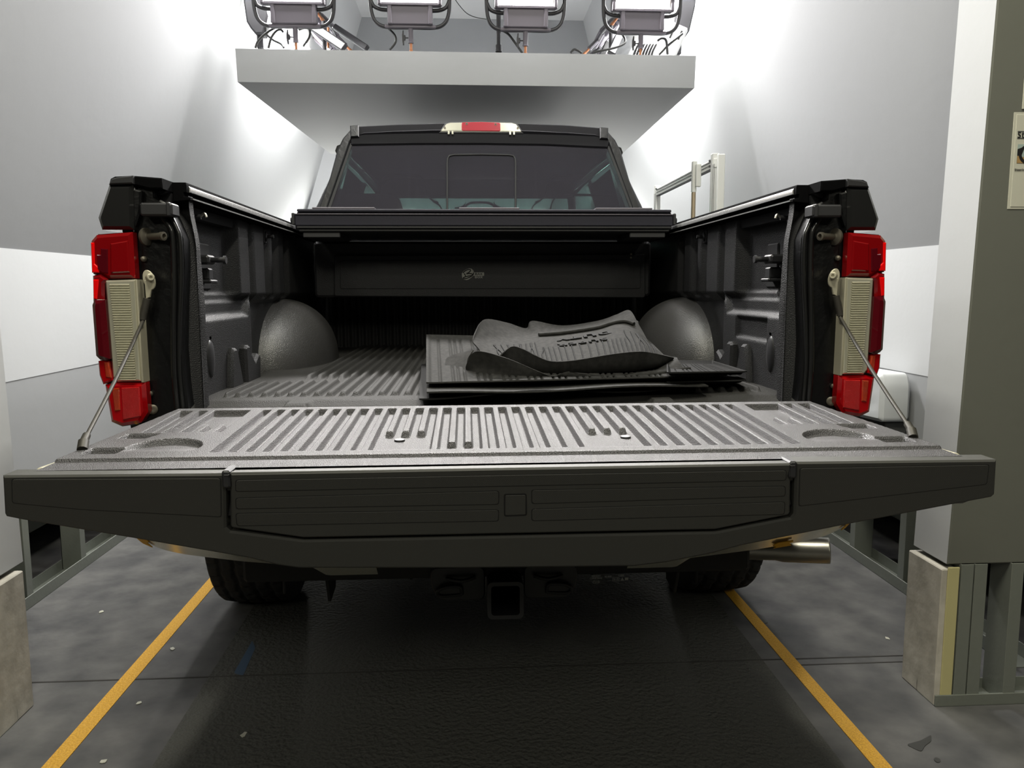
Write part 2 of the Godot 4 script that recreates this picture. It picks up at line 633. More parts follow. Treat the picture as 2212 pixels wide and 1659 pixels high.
func room() -> void:
	var b := Mb.new()
	b.span(Vector3(-7, -0.12, -7), Vector3(7, 0, 9), 0)
	var fl := struct("floor", b, M.concrete, "grey concrete floor with yellow lines")
	b = Mb.new()
	b.quad(Vector3(-0.90, 0.001, 1.5), Vector3(0.88, 0.001, 1.5), Vector3(0.96, 0.001, -5.0), Vector3(-1.0, 0.001, -5.0))
	part("worn_strip", b, M.asphalt, fl)
	for s in [[-1.213, -1.164, 1.5], [0.972, 1.018, 1.5]]:
		b = Mb.new()
		b.span(Vector3(s[0], 0, -5.5), Vector3(s[1], 0.0025, s[2]), 0)
		part("yellow_line", b, M.yellow_line, fl)
	b = Mb.new()
	b.span(Vector3(-1.75, 0, -0.532), Vector3(1.5, 0.0012, -0.525), 0)
	b.span(Vector3(1.0, 0, -0.488), Vector3(1.5, 0.0012, -0.482), 0)
	part("joint", b, M.seam, fl)
	for q in [[[Vector3(1.113, 0, -0.015), Vector3(1.166, 0, -0.032), Vector3(1.21, 0, -0.057), Vector3(1.191, 0, -0.026), Vector3(1.161, 0, -0.006), Vector3(1.135, 0, 0.021), Vector3(1.124, 0, 0.005)], "stain"], [[Vector3(1.146, 0, 0.054), Vector3(1.163, 0, 0.046), Vector3(1.166, 0, 0.063), Vector3(1.148, 0, 0.074)], "stain"], [[Vector3(0.992, 0, -0.922), Vector3(1.042, 0, -0.884), Vector3(1.039, 0, -0.82), Vector3(0.994, 0, -0.795)], "stain"], [[Vector3(-0.857, 0, -0.548), Vector3(-0.861, 0, -0.788), Vector3(-0.835, 0, -0.731), Vector3(-0.822, 0, -0.53)], "scuff"]]:
		b = Mb.new()
		var sp := []
		for v in q[0]:
			sp.append(Vector2(v.x, -v.z))
		b.ext(soften(pts(sp), 0.01), 0.0, 0.0016, 0.0, axis("y"))
		part(q[1], b, M[q[1]], fl)
	# the booth: lower wall, white band, slope, on each side
	for s in [-1.0, 1.0]:
		var side := "left" if s < 0 else "right"
		var x := -1.82 if s < 0 else 1.70
		var lean := 0.318 if s < 0 else 0.257
		b = Mb.new()
		b.span(Vector3(x, 0.45, -6), Vector3(x + s * 0.06, 0.91, -0.4), 0)
		var w := struct("wall_" + side, b, M.grey_plaster, "grey lower wall of the booth on the " + side)
		b = Mb.new()
		b.span(Vector3(x - s * 0.002, 0.907, -6), Vector3(x + s * 0.06, 1.408, -0.4), 0)
		part("white_band", b, M.white_plaster, w)
		b = Mb.new()
		var x1: float = x - s * lean * 2.5
		var q := pts([Vector2(x, 1.408), Vector2(x + s * 0.08, 1.408), Vector2(x1 + s * 0.08, 3.91), Vector2(x1, 3.91)])
		b.ext(q, -6.0, -0.4)
		part("slope", b, M.grey_plaster, w)
		# open steel frame under the wall
		b = Mb.new()
		b.span(Vector3(x, 0, -6), Vector3(x + s * 0.004, 0.05, -0.42), 0.001)
		b.span(Vector3(x, 0, -6), Vector3(x + s * 0.09, 0.003, -0.42), 0.001)
		b.span(Vector3(x + s * 0.088, 0, -6), Vector3(x + s * 0.09, 0.05, -0.42), 0.001)
		part("bottom_track", b, M.galvanised, w)
		for z in ([-1.18, -1.62, -2.1, -2.6, -3.2] if s < 0 else [-1.12, -1.53, -2.0, -2.5, -3.2]):
			b = Mb.new()
			b.span(Vector3(x + s * 0.002, 0.004, z), Vector3(x + s * 0.006, 0.46, z + 0.045), 0.001)
			b.span(Vector3(x + s * 0.004, 0.004, z + 0.041), Vector3(x + s * 0.088, 0.46, z + 0.045), 0.001)
			b.span(Vector3(x + s * 0.084, 0.004, z), Vector3(x + s * 0.088, 0.46, z + 0.045), 0.001)
			part("stud", b, M.galvanised, w)
		b = Mb.new()
		for z in [-0.75, -1.5, -2.3]:
			b.span(Vector3(x + s * 0.62, 0.0, z), Vector3(x + s * 0.66, 2.0, z + 0.05), 0.001)
		b.span(Vector3(x + s * 0.6, 0, -6), Vector3(x + s * 0.68, 0.05, -0.45), 0.002)
		b.span(Vector3(x + s * 0.3, 0.13, -6), Vector3(x + s * 0.34, 0.19, -1.3), 0.002)
		part("rear_frame", b, M.galvanised, w)
	b = Mb.new()
	b.span(Vector3(-2.1, 0, -6.1), Vector3(2.0, 4.0, -6.0), 0)
	struct("wall_back", b, M.grey_plaster)
	b = Mb.new()
	b.span(Vector3(-2.0, 3.83, -6.1), Vector3(2.0, 3.92, -0.3), 0)
	struct("ceiling", b, M.grey_plaster)
	# the front wall with the drive-in opening
	for s in [-1.0, 1.0]:
		var side := "left" if s < 0 else "right"
		b = Mb.new()
		if s > 0:
			b.ext(pts([Vector2(1.324, 0.438), Vector2(7, 0.438), Vector2(7, 5), Vector2(1.42, 5), Vector2(1.362, 2.021)]), -0.385, -0.21, 0.004)
		else:
			b.ext(pts([Vector2(-1.424, 0.438), Vector2(-7, 0.438), Vector2(-7, 5), Vector2(-1.5, 5), Vector2(-1.436, 1.2)]), -0.42, -0.21, 0.004)
		var w := struct("wall_front_" + side, b, M.dark_plaster, "front wall of the booth, dark grey towards the hall, on the " + side)
		b = Mb.new()
		if s > 0:
			b.quad(Vector3(1.3235, 0.44, -0.385), Vector3(1.3235, 0.44, -0.213), Vector3(1.3612, 2.021, -0.213), Vector3(1.3612, 2.021, -0.385))
			b.quad(Vector3(1.3612, 2.021, -0.385), Vector3(1.3612, 2.021, -0.213), Vector3(1.4192, 5, -0.213), Vector3(1.4192, 5, -0.385))
		else:
			b.quad(Vector3(-1.4235, 0.44, -0.42), Vector3(-1.4235, 0.44, -0.213), Vector3(-1.4355, 1.2, -0.213), Vector3(-1.4355, 1.2, -0.42))
			b.quad(Vector3(-1.4355, 1.2, -0.42), Vector3(-1.4355, 1.2, -0.213), Vector3(-1.4995, 5, -0.213), Vector3(-1.4995, 5, -0.42))
			b = flip_wound(b)
		part("reveal", b, M.white_plaster, w)
		b = Mb.new()
		var x0 := 1.308 if s > 0 else -1.405
		b.span(Vector3(x0, 0, -0.385), Vector3(x0 + s * 0.05, 0.425, -0.208), 0.003)
		part("plinth", b, M.plinth_board, w)
		b = Mb.new()
		b.span(Vector3(x0 + s * 0.016, 0.03, -0.209), Vector3(x0 + s * 0.052, 0.432, -0.2035), 0.002)
		part("plinth_edge", b, M.edge_board, w)
		b = Mb.new()
		b.span(Vector3(x0, 0, -0.206), Vector3(s * 7, 0.036, -0.2), 0.001)
		b.span(Vector3(x0, 0, -0.3), Vector3(s * 7, 0.004, -0.2), 0.001)
		b.span(Vector3(x0, 0, -0.3), Vector3(s * 7, 0.036, -0.296), 0.001)
		part("bottom_track", b, M.galvanised, w)
		for dx in [0.056, 0.098, 0.21, 0.62, 1.1]:
			b = Mb.new()
			var xa: float = x0 + s * dx
			b.span(Vector3(xa, 0.004, -0.207), Vector3(xa + s * 0.038, 0.44, -0.203), 0.001)
			b.span(Vector3(xa, 0.004, -0.295), Vector3(xa + s * 0.004, 0.44, -0.205), 0.001)
			b.span(Vector3(xa, 0.004, -0.297), Vector3(xa + s * 0.038, 0.44, -0.293), 0.001)
			part("stud", b, M.galvanised, w)
	b = Mb.new()
	b.span(Vector3(-1.6, 3.8, -0.4), Vector3(1.5, 5, -0.22), 0)
	struct("trim_1", b, M.dark_plaster)
	# the hall round the booth
	b = Mb.new()
	b.span(Vector3(-7.1, 0, -7), Vector3(-7, 5, 9), 0)
	struct("wall_hall_left", b, M.hall_paint)
	b = Mb.new()
	b.span(Vector3(7, 0, -7), Vector3(7.1, 5, 9), 0)
	struct("wall_hall_right", b, M.hall_paint)
	b = Mb.new()
	b.span(Vector3(-7, 0, 9), Vector3(7, 5, 9.1), 0)
	struct("wall_hall_front", b, M.hall_paint)
	b = Mb.new()
	b.span(Vector3(-7, 0, -7.1), Vector3(7, 5, -7), 0)
	struct("wall_hall_back", b, M.hall_paint)
	b = Mb.new()
	b.span(Vector3(-7, 5, -7), Vector3(7, 5.1, 9), 0)
	struct("ceiling_hall", b, M.hall_paint)
	# the shelf that carries the lamps
	b = Mb.new()
	var lo := [Vector3(-1.177, 2.35, -4.733), Vector3(-1.288, 2.35, -2.487), Vector3(1.185, 2.345, -2.487), Vector3(1.205, 2.345, -4.733)]
	var hi := []
	for p in lo:
		hi.append(p + Vector3(signf(p.x) * 0.005, 0.171, 0))
	for k in 4:
		b.quad(lo[k], lo[(k + 1) % 4], hi[(k + 1) % 4], hi[k])
	b.quad(lo[3], lo[2], lo[1], lo[0])
	b.quad(hi[0] - Vector3(0, 0.02, 0), hi[1] - Vector3(0, 0.02, 0), hi[2] - Vector3(0, 0.02, 0), hi[3] - Vector3(0, 0.02, 0))
	var sh := part("lighting_shelf", b, M.shelf_paint)
	tag(sh, "wide grey box shelf hanging over the truck cab under the lamps", "shelf")
	for x in [-0.9, 0.9]:
		b = Mb.new()
		b.span(Vector3(x - 0.03, 2.38, -5.998), Vector3(x + 0.03, 2.46, -4.735), 0.002)
		part("bracket_arm", b, M.shelf_paint, sh)


func flip_wound(b: Mb) -> Mb:
	var o := Mb.new()
	for j in b.v.size():
		o.put(b.v[j], -b.n[j], b.t[j])
	for j in range(0, b.i.size(), 3):
		o.i.append_array(PackedInt32Array([b.i[j], b.i[j + 2], b.i[j + 1]]))
	return o

func lamps() -> void:
	# four panels that face the tailgate
	var say := ["leftmost on the shelf, cables looping round its pin", "second from the left on the shelf, one cable beside its pin", "third from the left on the shelf, before a black upright", "rightmost on the shelf, before the coiled cable"]
	var spots := [[Vector3(-0.984, 2.543, -2.542), 0], [Vector3(-0.368, 2.548, -2.542), 1], [Vector3(0.255, 2.542, -2.542), 2], [Vector3(0.892, 2.536, -2.542), 3]]
	for k in 4:
		var t := panel_lamp("led_panel_light", "dark framed panel lamp " + say[k], (spots[k][0] as Vector3) - Vector3(0, 0.024, 0), "panel lamps on the shelf")
		t.rotation.x = 0.10
		t.scale = Vector3.ONE * 0.917
		glow(Vector2(0.36, 0.24), 3.0, Color(1.0, 0.99, 0.985), t, Vector3(0, 0.385, 0.07), Vector3(0, -0.3, 0.95))
		beam(LAMP, 22.0, Color(1.0, 0.985, 0.97), t, Vector3(0, 0.40, 0.19), Vector3(-0.8 * t.position.x, -2.1 + 0.27, 2.75 + 0.18))
	# lamps turned to the sloped walls
	for s in [-1.0, 1.0]:
		for k in 3:
			var z: float = [-3.0, -3.6, -4.3][k]
			var t := panel_lamp("wash_light", "stand lamp turned to the " + ("left" if s < 0 else "right") + " slope, " + ["nearest the shelf front", "middle of three", "farthest back"][k], Vector3(s * (0.86 if k == 0 else 0.78) - 0.05, 2.83, z), "lamps turned to the slopes")
			t.rotation = Vector3(0.8, s * (PI / 2 - (0.6 if k == 0 else 0.0)), 0)
			var pole := Mb.new()
			pole.tube(PackedVector3Array([Vector3.ZERO, t.basis.inverse() * Vector3(0, -0.31, 0)]), 0.012, 10)
			part("stand", pole, M.lamp_black, t)
			glow(Vector2(0.36, 0.24), WASH * (1.0 if k == 0 else 2.0), Color(1.0, 1.0, 0.985), t, Vector3(0, 0.40, 0.06), Vector3(0, -0.35, 0.94))
	# dark lamp heads seen from behind at both ends
	for s in 2:
		var hd := thing("dark_lamp", "dark lamp head seen from behind at the " + ("left" if s == 0 else "right") + " end of the lamp shelf", "lamp", Vector3(-1.254, 2.632, -2.863) if s == 0 else Vector3(1.184, 2.633, -2.863), "dark lamp heads")
		var o := hd.position
		var hb := Mb.new()
		var out := []
		for q in ([Vector2(-1.328, 2.971), Vector2(-1.325, 2.87), Vector2(-1.314, 2.764), Vector2(-1.294, 2.729), Vector2(-1.267, 2.696), Vector2(-1.22, 2.697), Vector2(-1.192, 2.796), Vector2(-1.23, 2.972)] if s == 0 else [Vector2(1.286, 3.016), Vector2(1.273, 2.886), Vector2(1.243, 2.75), Vector2(1.221, 2.718), Vector2(1.179, 2.723), Vector2(1.15, 2.806), Vector2(1.179, 3.014)]):
			out.append(q - Vector2(o.x, o.y))
		hb.ext(pts(out), -0.05, 0.05, 0.01)
		part("head", hb, M.lamp_black, hd)
		hb = Mb.new()
		hb.box(Vector3(0.004, 0.035, 0), Vector3(0.035, 0.09, 0.04), 0.008)
		part("foot", hb, M.lamp_black, hd)
	# light bars on the back wall, hidden behind the truck
	for k in [-1.0, 1.0]:
		var bar := thing("light_bar", "upright light bar on the back wall at the " + ("left" if k < 0 else "right") + ", turned to the truck", "light bar", Vector3(1.33 * k - 0.06, 1.62, -5.94), "light bars on the back wall")
		var lb := Mb.new()
		lb.box(Vector3(0, 0, 0), Vector3(0.14, 1.0, 0.06), 0.006)
		part("housing", lb, M.lamp_white, bar)
		lb = Mb.new()
		lb.quad(Vector3(-0.05, -0.47, 0.031), Vector3(0.05, -0.47, 0.031), Vector3(0.05, 0.47, 0.031), Vector3(-0.05, 0.47, 0.031))
		part("diffuser", lb, M.tube_glow, bar)
		glow(Vector2(0.1, 0.94), BACK, Color(1, 1, 0.98), bar, Vector3(0, 0, 0.05), Vector3(-0.25 * k, 0.1, 1))
	var wb := thing("wall_washer", "long light bar on the back wall, turned up along it", "light bar", Vector3(-0.05, 1.75, -5.9))
	var wm := Mb.new()
	wm.box(Vector3(0, -0.03, 0), Vector3(1.8, 0.05, 0.14), 0.006)
	part("housing", wm, M.lamp_white, wb)
	wm = Mb.new()
	wm.quad(Vector3(-0.85, -0.004, 0.05), Vector3(0.85, -0.004, 0.05), Vector3(0.85, -0.004, -0.05), Vector3(-0.85, -0.004, -0.05))
	part("diffuser", wm, M.tube_glow, wb)
	glow(Vector2(1.7, 0.1), 3.0, Color(1, 1, 0.98), wb, Vector3(0, 0.01, 0), Vector3(0, 1, -0.02))
	# uprights and stands behind the panels
	var b := Mb.new()
	b.tube(PackedVector3Array([Vector3(0.124, 2.643, -2.909), Vector3(0.126, 3.038, -2.909)]), 0.014)
	var st := part("stand_post", b, M.lamp_black)
	tag(st, "black upright post behind the third panel lamp", "post")
	b = Mb.new()
	b.tube(PackedVector3Array([Vector3(0.124, 2.643, -2.909), Vector3(0.124, 2.68, -2.909)]), 0.021)
	part("collar", b, M.lamp_black, st)
	b = Mb.new()
	b.tube(PackedVector3Array([Vector3(-0.881, 2.664, -2.954), Vector3(-0.877, 2.779, -2.954)]), 0.007)
	tag(part("thin_post", b, M.copper), "thin copper coloured post beside the leftmost panel lamp", "post")
	# tripod legs and cables at both ends
	for s in [[Vector3(-0.77, 2.639, -2.863), Vector3(-0.985, 2.805, -3), "left"], [Vector3(0.787, 2.625, -2.863), Vector3(0.872, 2.799, -2.954), "right"]]:
		var leg := Mb.new()
		var d: Vector3 = s[1] - s[0]
		leg.box(Vector3(0, d.length() / 2, 0), Vector3(0.05, d.length(), 0.03), 0.006, along(d, s[0]))
		leg.box(Vector3(0.1 if s[2] == "left" else -0.04, d.length() / 2, -0.15), Vector3(0.035, d.length(), 0.03), 0.006, along(d, s[0]))
		tag(part("slanted_stand", leg, M.lamp_black), "slanted black stand leg at the " + s[2] + " end of the lamp shelf", "stand")
	var runs := [
		["cable looping from the second panel lamp down to the shelf", [Vector3(-0.495, 2.669, -2.588), Vector3(-0.46, 2.63, -2.578), Vector3(-0.452, 2.596, -2.569), Vector3(-0.464, 2.569, -2.56), Vector3(-0.484, 2.545, -2.551)]],
		["cable running from the third panel lamp down to the shelf edge", [Vector3(0.131, 2.664, -2.588), Vector3(0.164, 2.642, -2.578), Vector3(0.199, 2.596, -2.569), Vector3(0.238, 2.537, -2.551)]],
		["cable arching up from the shelf and over its edge left of the fourth lamp", [Vector3(0.508, 2.543, -2.56), Vector3(0.526, 2.561, -2.56), Vector3(0.547, 2.556, -2.56), Vector3(0.57, 2.542, -2.56)]],
		["cable trailing along the shelf to the right hand tangle", [Vector3(0.632, 2.545, -2.56), Vector3(0.673, 2.555, -2.56), Vector3(0.748, 2.576, -2.578), Vector3(0.813, 2.608, -2.606), Vector3(0.822, 2.64, -2.624), Vector3(0.805, 2.668, -2.633), Vector3(0.771, 2.68, -2.633)]],
		["cable bow at the left end of the shelf, the lowest loop", [Vector3(-1.205, 2.545, -2.56), Vector3(-1.191, 2.579, -2.56), Vector3(-1.153, 2.617, -2.56), Vector3(-1.109, 2.649, -2.569), Vector3(-1.084, 2.665, -2.588)]],
		["cable bow crossing before the copper pin of the leftmost lamp", [Vector3(-1.134, 2.543, -2.551), Vector3(-1.117, 2.596, -2.551), Vector3(-1.091, 2.635, -2.56), Vector3(-1.068, 2.645, -2.569), Vector3(-1.056, 2.631, -2.569)]],
		["cable hanging slack behind the leftmost lamp", [Vector3(-1.16, 2.67, -2.606), Vector3(-1.156, 2.636, -2.606), Vector3(-1.118, 2.6, -2.597), Vector3(-1.075, 2.577, -2.588), Vector3(-1.056, 2.552, -2.569)]],
		["cable loop right of the leftmost lamp's pin", [Vector3(-0.977, 2.653, -2.588), Vector3(-0.94, 2.663, -2.588), Vector3(-0.918, 2.651, -2.588), Vector3(-0.92, 2.612, -2.578), Vector3(-0.95, 2.558, -2.56)]],
		["cable curling right of the fourth lamp's pin", [Vector3(0.998, 2.622, -2.588), Vector3(1.018, 2.635, -2.588), Vector3(1.039, 2.633, -2.588), Vector3(1.05, 2.613, -2.588), Vector3(1.052, 2.546, -2.569)]],
		["cable sweeping under the lamp at the right end of the shelf", [Vector3(1.017, 2.557, -2.62), Vector3(1.053, 2.595, -2.62), Vector3(1.089, 2.623, -2.588), Vector3(1.143, 2.667, -2.606)]],
		["thin wire hanging from the booth ceiling behind the lamps", [Vector3(-0.142, 3.481, -4.5), Vector3(-0.103, 3.431, -4.5), Vector3(-0.049, 3.38, -4.5), Vector3(0.023, 3.353, -4.5), Vector3(0.116, 3.341, -4.5)]],
	]
	for k in runs.size():
		b = Mb.new()
		b.tube(path(runs[k][1], 8), 0.0065 if k < 10 else 0.003, 7)
		tag(part("lamp_cable", b, M.cable), "black " + runs[k][0], "cable", "cables of the lamps")
	# coil of cable at the right end
	b = Mb.new()
	for k in 7:
		var x: float = 0.868 + 0.017 * k
		b.tube(path([Vector3(x, 2.51, -2.68), Vector3(x + 0.02, 2.58, -2.70), Vector3(x + 0.05, 2.64, -2.71), Vector3(x + 0.035, 2.60, -2.73), Vector3(x + 0.01, 2.51, -2.74)], 6), 0.006, 6)
	tag(part("cable_coil", b, M.cable), "coil of black cable standing behind the fourth panel lamp", "cable")
	# power unit with its white label side
	b = Mb.new()
	b.box(Vector3.ZERO, Vector3(0.13, 0.17, 0.05), 0.006)
	var pu := part("power_unit", b, M.lamp_white)
	pu.position = Vector3(1.13, 2.695, -2.8)
	pu.rotation = Vector3(0.1, -0.3, -0.45)
	tag(pu, "pale power unit under the lamp at the right end of the shelf", "power unit")
	b = Mb.new()
	b.span(Vector3(-0.012, 0.0, 0.024), Vector3(-0.004, 0.05, 0.027), 0.0)
	b.span(Vector3(0.035, 0.01, 0.024), Vector3(0.045, 0.06, 0.027), 0.0)
	part("socket", b, M.cable, pu)


func panel_lamp(called: String, label: String, at: Vector3, group: String) -> Node3D:
	var t := thing(called, label, "lamp", at, group)
	var b := Mb.new()
	b.lathe(pts([Vector2(0.0, 0), Vector2(0.010, 0), Vector2(0.010, 0.02), Vector2(0.008, 0.022), Vector2(0.008, 0.06), Vector2(0, 0.06)]), 12, Transform3D.IDENTITY, true)
	part("pin", b, M.copper, t)
	b = Mb.new()
	b.lathe(pts([Vector2(0, 0.055), Vector2(0.017, 0.055), Vector2(0.017, 0.06), Vector2(0.015, 0.062), Vector2(0.015, 0.135), Vector2(0, 0.135)]), 14, Transform3D.IDENTITY, true)
	part("socket", b, M.lamp_grey, t)
	b = Mb.new()
	b.tube(PackedVector3Array([Vector3(-0.014, 0.085, 0), Vector3(-0.036, 0.085, 0)]), 0.004)
	b.box(Vector3(-0.038, 0.085, 0), Vector3(0.014, 0.03, 0.014), 0.003)
	b.ext(pts([Vector2(-0.048, 0.045), Vector2(-0.04, 0.045), Vector2(-0.041, 0.125), Vector2(-0.047, 0.125), Vector2(-0.052, 0.1), Vector2(-0.052, 0.07)]), -0.008, 0.008, 0.002)
	part("knob", b, M.lamp_black, t)
	# control box and rounded frame
	b = Mb.new()
	b.box(Vector3(0, 0.21, 0), Vector3(0.25, 0.115, 0.06), 0.006)
	b.box(Vector3(-0.118, 0.215, 0.006), Vector3(0.026, 0.124, 0.062), 0.005)
	b.box(Vector3(0.118, 0.215, 0.006), Vector3(0.026, 0.124, 0.062), 0.005)
	b.box(Vector3(0, 0.145, 0.0), Vector3(0.3, 0.02, 0.04), 0.005)
	part("control_box", b, M.lamp_grey, t)
	b = Mb.new()
	var loop := []
	loop = [Vector3(0, 0.143, 0), Vector3(-0.14, 0.143, 0), Vector3(-0.2, 0.168, 0), Vector3(-0.226, 0.225, 0), Vector3(-0.232, 0.33, 0), Vector3(-0.232, 0.52, 0), Vector3(-0.2, 0.58, 0), Vector3(-0.14, 0.6, 0), Vector3(0.14, 0.6, 0), Vector3(0.2, 0.58, 0), Vector3(0.232, 0.52, 0), Vector3(0.232, 0.33, 0), Vector3(0.226, 0.225, 0), Vector3(0.2, 0.168, 0), Vector3(0.14, 0.143, 0), Vector3(0, 0.143, 0)]
	b.tube(path(loop, 5), 0.0115, 10)
	for s in [-1.0, 1.0]:
		b.tube(path([Vector3(s * 0.12, 0.235, 0), Vector3(s * 0.17, 0.238, 0), Vector3(s * 0.21, 0.255, 0), Vector3(s * 0.229, 0.29, 0)], 5), 0.011, 10)
	part("frame", b, M.lamp_black, t)
	b = Mb.new()
	b.box(Vector3(0, 0.40, 0.0), Vector3(0.37, 0.29, 0.05), 0.008)
	part("head", b, M.lamp_grey, t)
	b = Mb.new()
	for s in [-1.0, 1.0]:
		b.span(Vector3(s * 0.185, 0.26, 0.02), Vector3(s * 0.165, 0.54, 0.045), 0.003)
	b.span(Vector3(-0.185, 0.255, 0.02), Vector3(0.185, 0.272, 0.04), 0.003)
	part("bezel", b, M.lamp_grey, t)
	b = Mb.new()
	b.quad(Vector3(-0.162, 0.278, 0.03), Vector3(0.162, 0.278, 0.03), Vector3(0.162, 0.53, 0.03), Vector3(-0.162, 0.53, 0.03))
	for k in 16:   # rows of diodes along the lower edge
		b.add(bead(), Transform3D(Basis.IDENTITY, Vector3(-0.152 + 0.0203 * k, 0.28, 0.032)))
	part("light_panel", b, M.lamp_face, t)
	return t


func bead() -> Mb:
	var b := Mb.new()
	b.lathe(pts([Vector2(0.009, 0), Vector2(0.007, 0.003), Vector2(0, 0.004)]), 8, axis("z") * Transform3D(Basis(Vector3(1, 0, 0), Vector3(0, 0, 1), Vector3(0, -1, 0)), Vector3.ZERO))
	return b

func truck() -> void:
	var t := thing("pickup_truck", "black pickup truck seen from behind with its tailgate lowered", "truck")
	bed(t)
	jambs(t)
	tail_lights(t)
	tailgate(t)
	cab(t)
	underbody(t)


# the plastic drop-in liner: floor, sides, front, wheel housings
func bed(t: Node) -> void:
	var l := holder("bed_liner", t)
	var b := Mb.new()
	var rows := []
	var zs := [-0.02, -0.03, -0.04, -0.065, -0.07, -0.12, -0.125, -0.15, -0.165, -0.178, -0.184, -0.19, -0.198, -0.21]
	for k in 24:
		zs.append(-0.23 - 0.02 * k)
	for k in 34:
		zs.append(-0.72 - 0.04 * k)
	for z in zs:
		var row := PackedVector3Array()
		for c in 513:
			var x := -0.80 + 1.60 * c / 512.0
			row.append(Vector3(x, 0.962 + floor_height(x, z), z))
		rows.append(row)
	b.grid(rows)
	part("bed_floor", b, M.floor_liner, l)
	# channel before the tailgate with its bridges
	b = Mb.new()
	b.span(Vector3(-0.79, 0.88, -0.1), Vector3(0.79, 0.93, 0.02), 0.004)
	part("sill", b, M.chassis, l)
	for s in 2:
		b = Mb.new()
		rows = []
		for r in 91:
			var y := 0.945 + 0.535 * r / 90.0
			var row := PackedVector3Array()
			for c in 241:
				var z := -0.075 - 1.99 * pow(c / 240.0, 1.35)
				row.append(Vector3(-side_offset(z, y, s == 1), y, z))
			rows.append(row)
		b.grid(rows)
		part("side_wall", b if s == 0 else b.mirrored(), M.liner, l)
	# flange towards the jamb
	b = Mb.new()
	var left := [Vector3(-0.811, 1.451, -0.06), Vector3(-0.795, 1.413, -0.06), Vector3(-0.779, 1.376, -0.06), Vector3(-0.78, 1.316, -0.06), Vector3(-0.788, 1.219, -0.06), Vector3(-0.795, 1.107, -0.06), Vector3(-0.793, 1.014, -0.06), Vector3(-0.789, 0.95, -0.06)]
	var right := [Vector3(-0.805, 1.461, -0.078), Vector3(-0.787, 1.43, -0.078), Vector3(-0.768, 1.397, -0.078), Vector3(-0.756, 1.346, -0.078), Vector3(-0.751, 1.237, -0.078), Vector3(-0.75, 1.182, -0.078), Vector3(-0.752, 1.071, -0.078), Vector3(-0.752, 0.952, -0.078)]
	var pl := path(left, 8)
	var pr := path(right, 8)
	rows = []
	for k in pl.size():
		rows.append(PackedVector3Array([pl[k] + Vector3(0, 0, -0.03), pl[k] + Vector3(0, 0, -0.004), pl[k].lerp(pr[k], 0.15) + Vector3(0, 0, 0.003), pl[k].lerp(pr[k], 0.5) + Vector3(0, 0, 0.003), pl[k].lerp(pr[k], 0.85), pr[k] + Vector3(0, 0, -0.004), pr[k] + Vector3(0.002, 0, -0.03)]))
	b.grid(rows, true)
	both("flange", b, M.liner, l)
	# front wall with upright corrugation
	b = Mb.new()
	rows = []
	for r in 2:
		var row := PackedVector3Array()
		for c in 321:
			var x := -0.83 + 1.66 * c / 320.0
			row.append(Vector3(x, 0.95 + 0.53 * r, -2.05 + 0.006 * clampf(1.6 * sin(TAU * x / 0.035), -1, 1)))
		rows.append(row)
	b.grid(rows)
	part("front_wall", b, M.liner, l)
	# wheel housings
	b = Mb.new()
	rows = []
	var n := 40
	for r in n + 1:
		var row := PackedVector3Array()
		var e := PI / 2 * r / n
		for c in 61:
			var a := -PI / 2 + PI * c / 60.0
			var ca := pow(absf(cos(a)), 0.9)
			var sa := signf(sin(a)) * pow(absf(sin(a)), 0.9)
			var ce := pow(cos(e), 0.9)
			var se := pow(sin(e), 0.9)
			row.append(Vector3(-0.87 + 0.25 * ca * ce, 0.955 + 0.262 * se, -1.30 - 0.44 * sa * ce))
		rows.append(row)
	b.grid(rows)
	both("wheel_housing", b, M.worn_liner, l)
	# pocket blocks on the lower side
	b = Mb.new()
	b.ext(pts([Vector2(0.395, 0.955), Vector2(0.52, 0.955), Vector2(0.475, 1.055), Vector2(0.462, 1.076), Vector2(0.428, 1.078), Vector2(0.418, 1.068)]), -0.81, -0.772, 0.008, axis("x"))
	both("board_pocket", b, M.liner, l)
	b = Mb.new()
	b.ext(pts([Vector2(0.545, 0.955), Vector2(0.70, 0.955), Vector2(0.71, 1.03), Vector2(0.69, 1.042), Vector2(0.66, 1.03), Vector2(0.645, 1.02), Vector2(0.60, 1.05), Vector2(0.585, 1.076), Vector2(0.55, 1.078), Vector2(0.54, 1.068)]), -0.82, -0.768, 0.008, axis("x"))
	both("board_pocket", b, M.liner, l)
	b = Mb.new()
	b.lathe(pts([Vector2(0.05, 0), Vector2(0.05, 0.006), Vector2(0.043, 0.012), Vector2(0.02, 0.015), Vector2(0, 0.016)]), 28, along(Vector3(1, 0, 0), Vector3(-0.797, 1.06, -0.262)) * Transform3D(Basis.from_scale(Vector3(1.08, 1, 0.5)), Vector3.ZERO))
	b.box(Vector3(-0.795, 1.118, -0.27), Vector3(0.01, 0.012, 0.02), 0.002)
	both("drain_cover", b, M.black_plastic, l)
	# tie-down cleats in their openings
	b = Mb.new()
	var wa: Vector3 = Vector3(-0.826, 1.381, -0.329)
	var wb: Vector3 = Vector3(-0.826, 1.25, -0.414)
	b.span(Vector3(-0.84, wb.y, wb.z), Vector3(-0.8265, wa.y, wa.z), 0.004)
	both("opening", b, M.rubber, l)
	for s in 2:
		var cl := holder("cleat", t)
		var q: Vector3 = Vector3(-0.802, 1.332, -0.3)
		b = Mb.new()
		b.span(Vector3(-0.835, q.y - 0.012, -0.335), Vector3(q.x + 0.016, q.y + 0.013, -0.275), 0.005)
		b.span(Vector3(-0.835, q.y - 0.055, -0.355), Vector3(-0.80, q.y - 0.022, -0.315), 0.004)
		b.span(Vector3(-0.835, q.y - 0.064, -0.36), Vector3(-0.79, q.y - 0.054, -0.30), 0.003)
		part("bracket", b if s == 0 else b.mirrored(), M.black_plastic, cl)
		b = Mb.new()
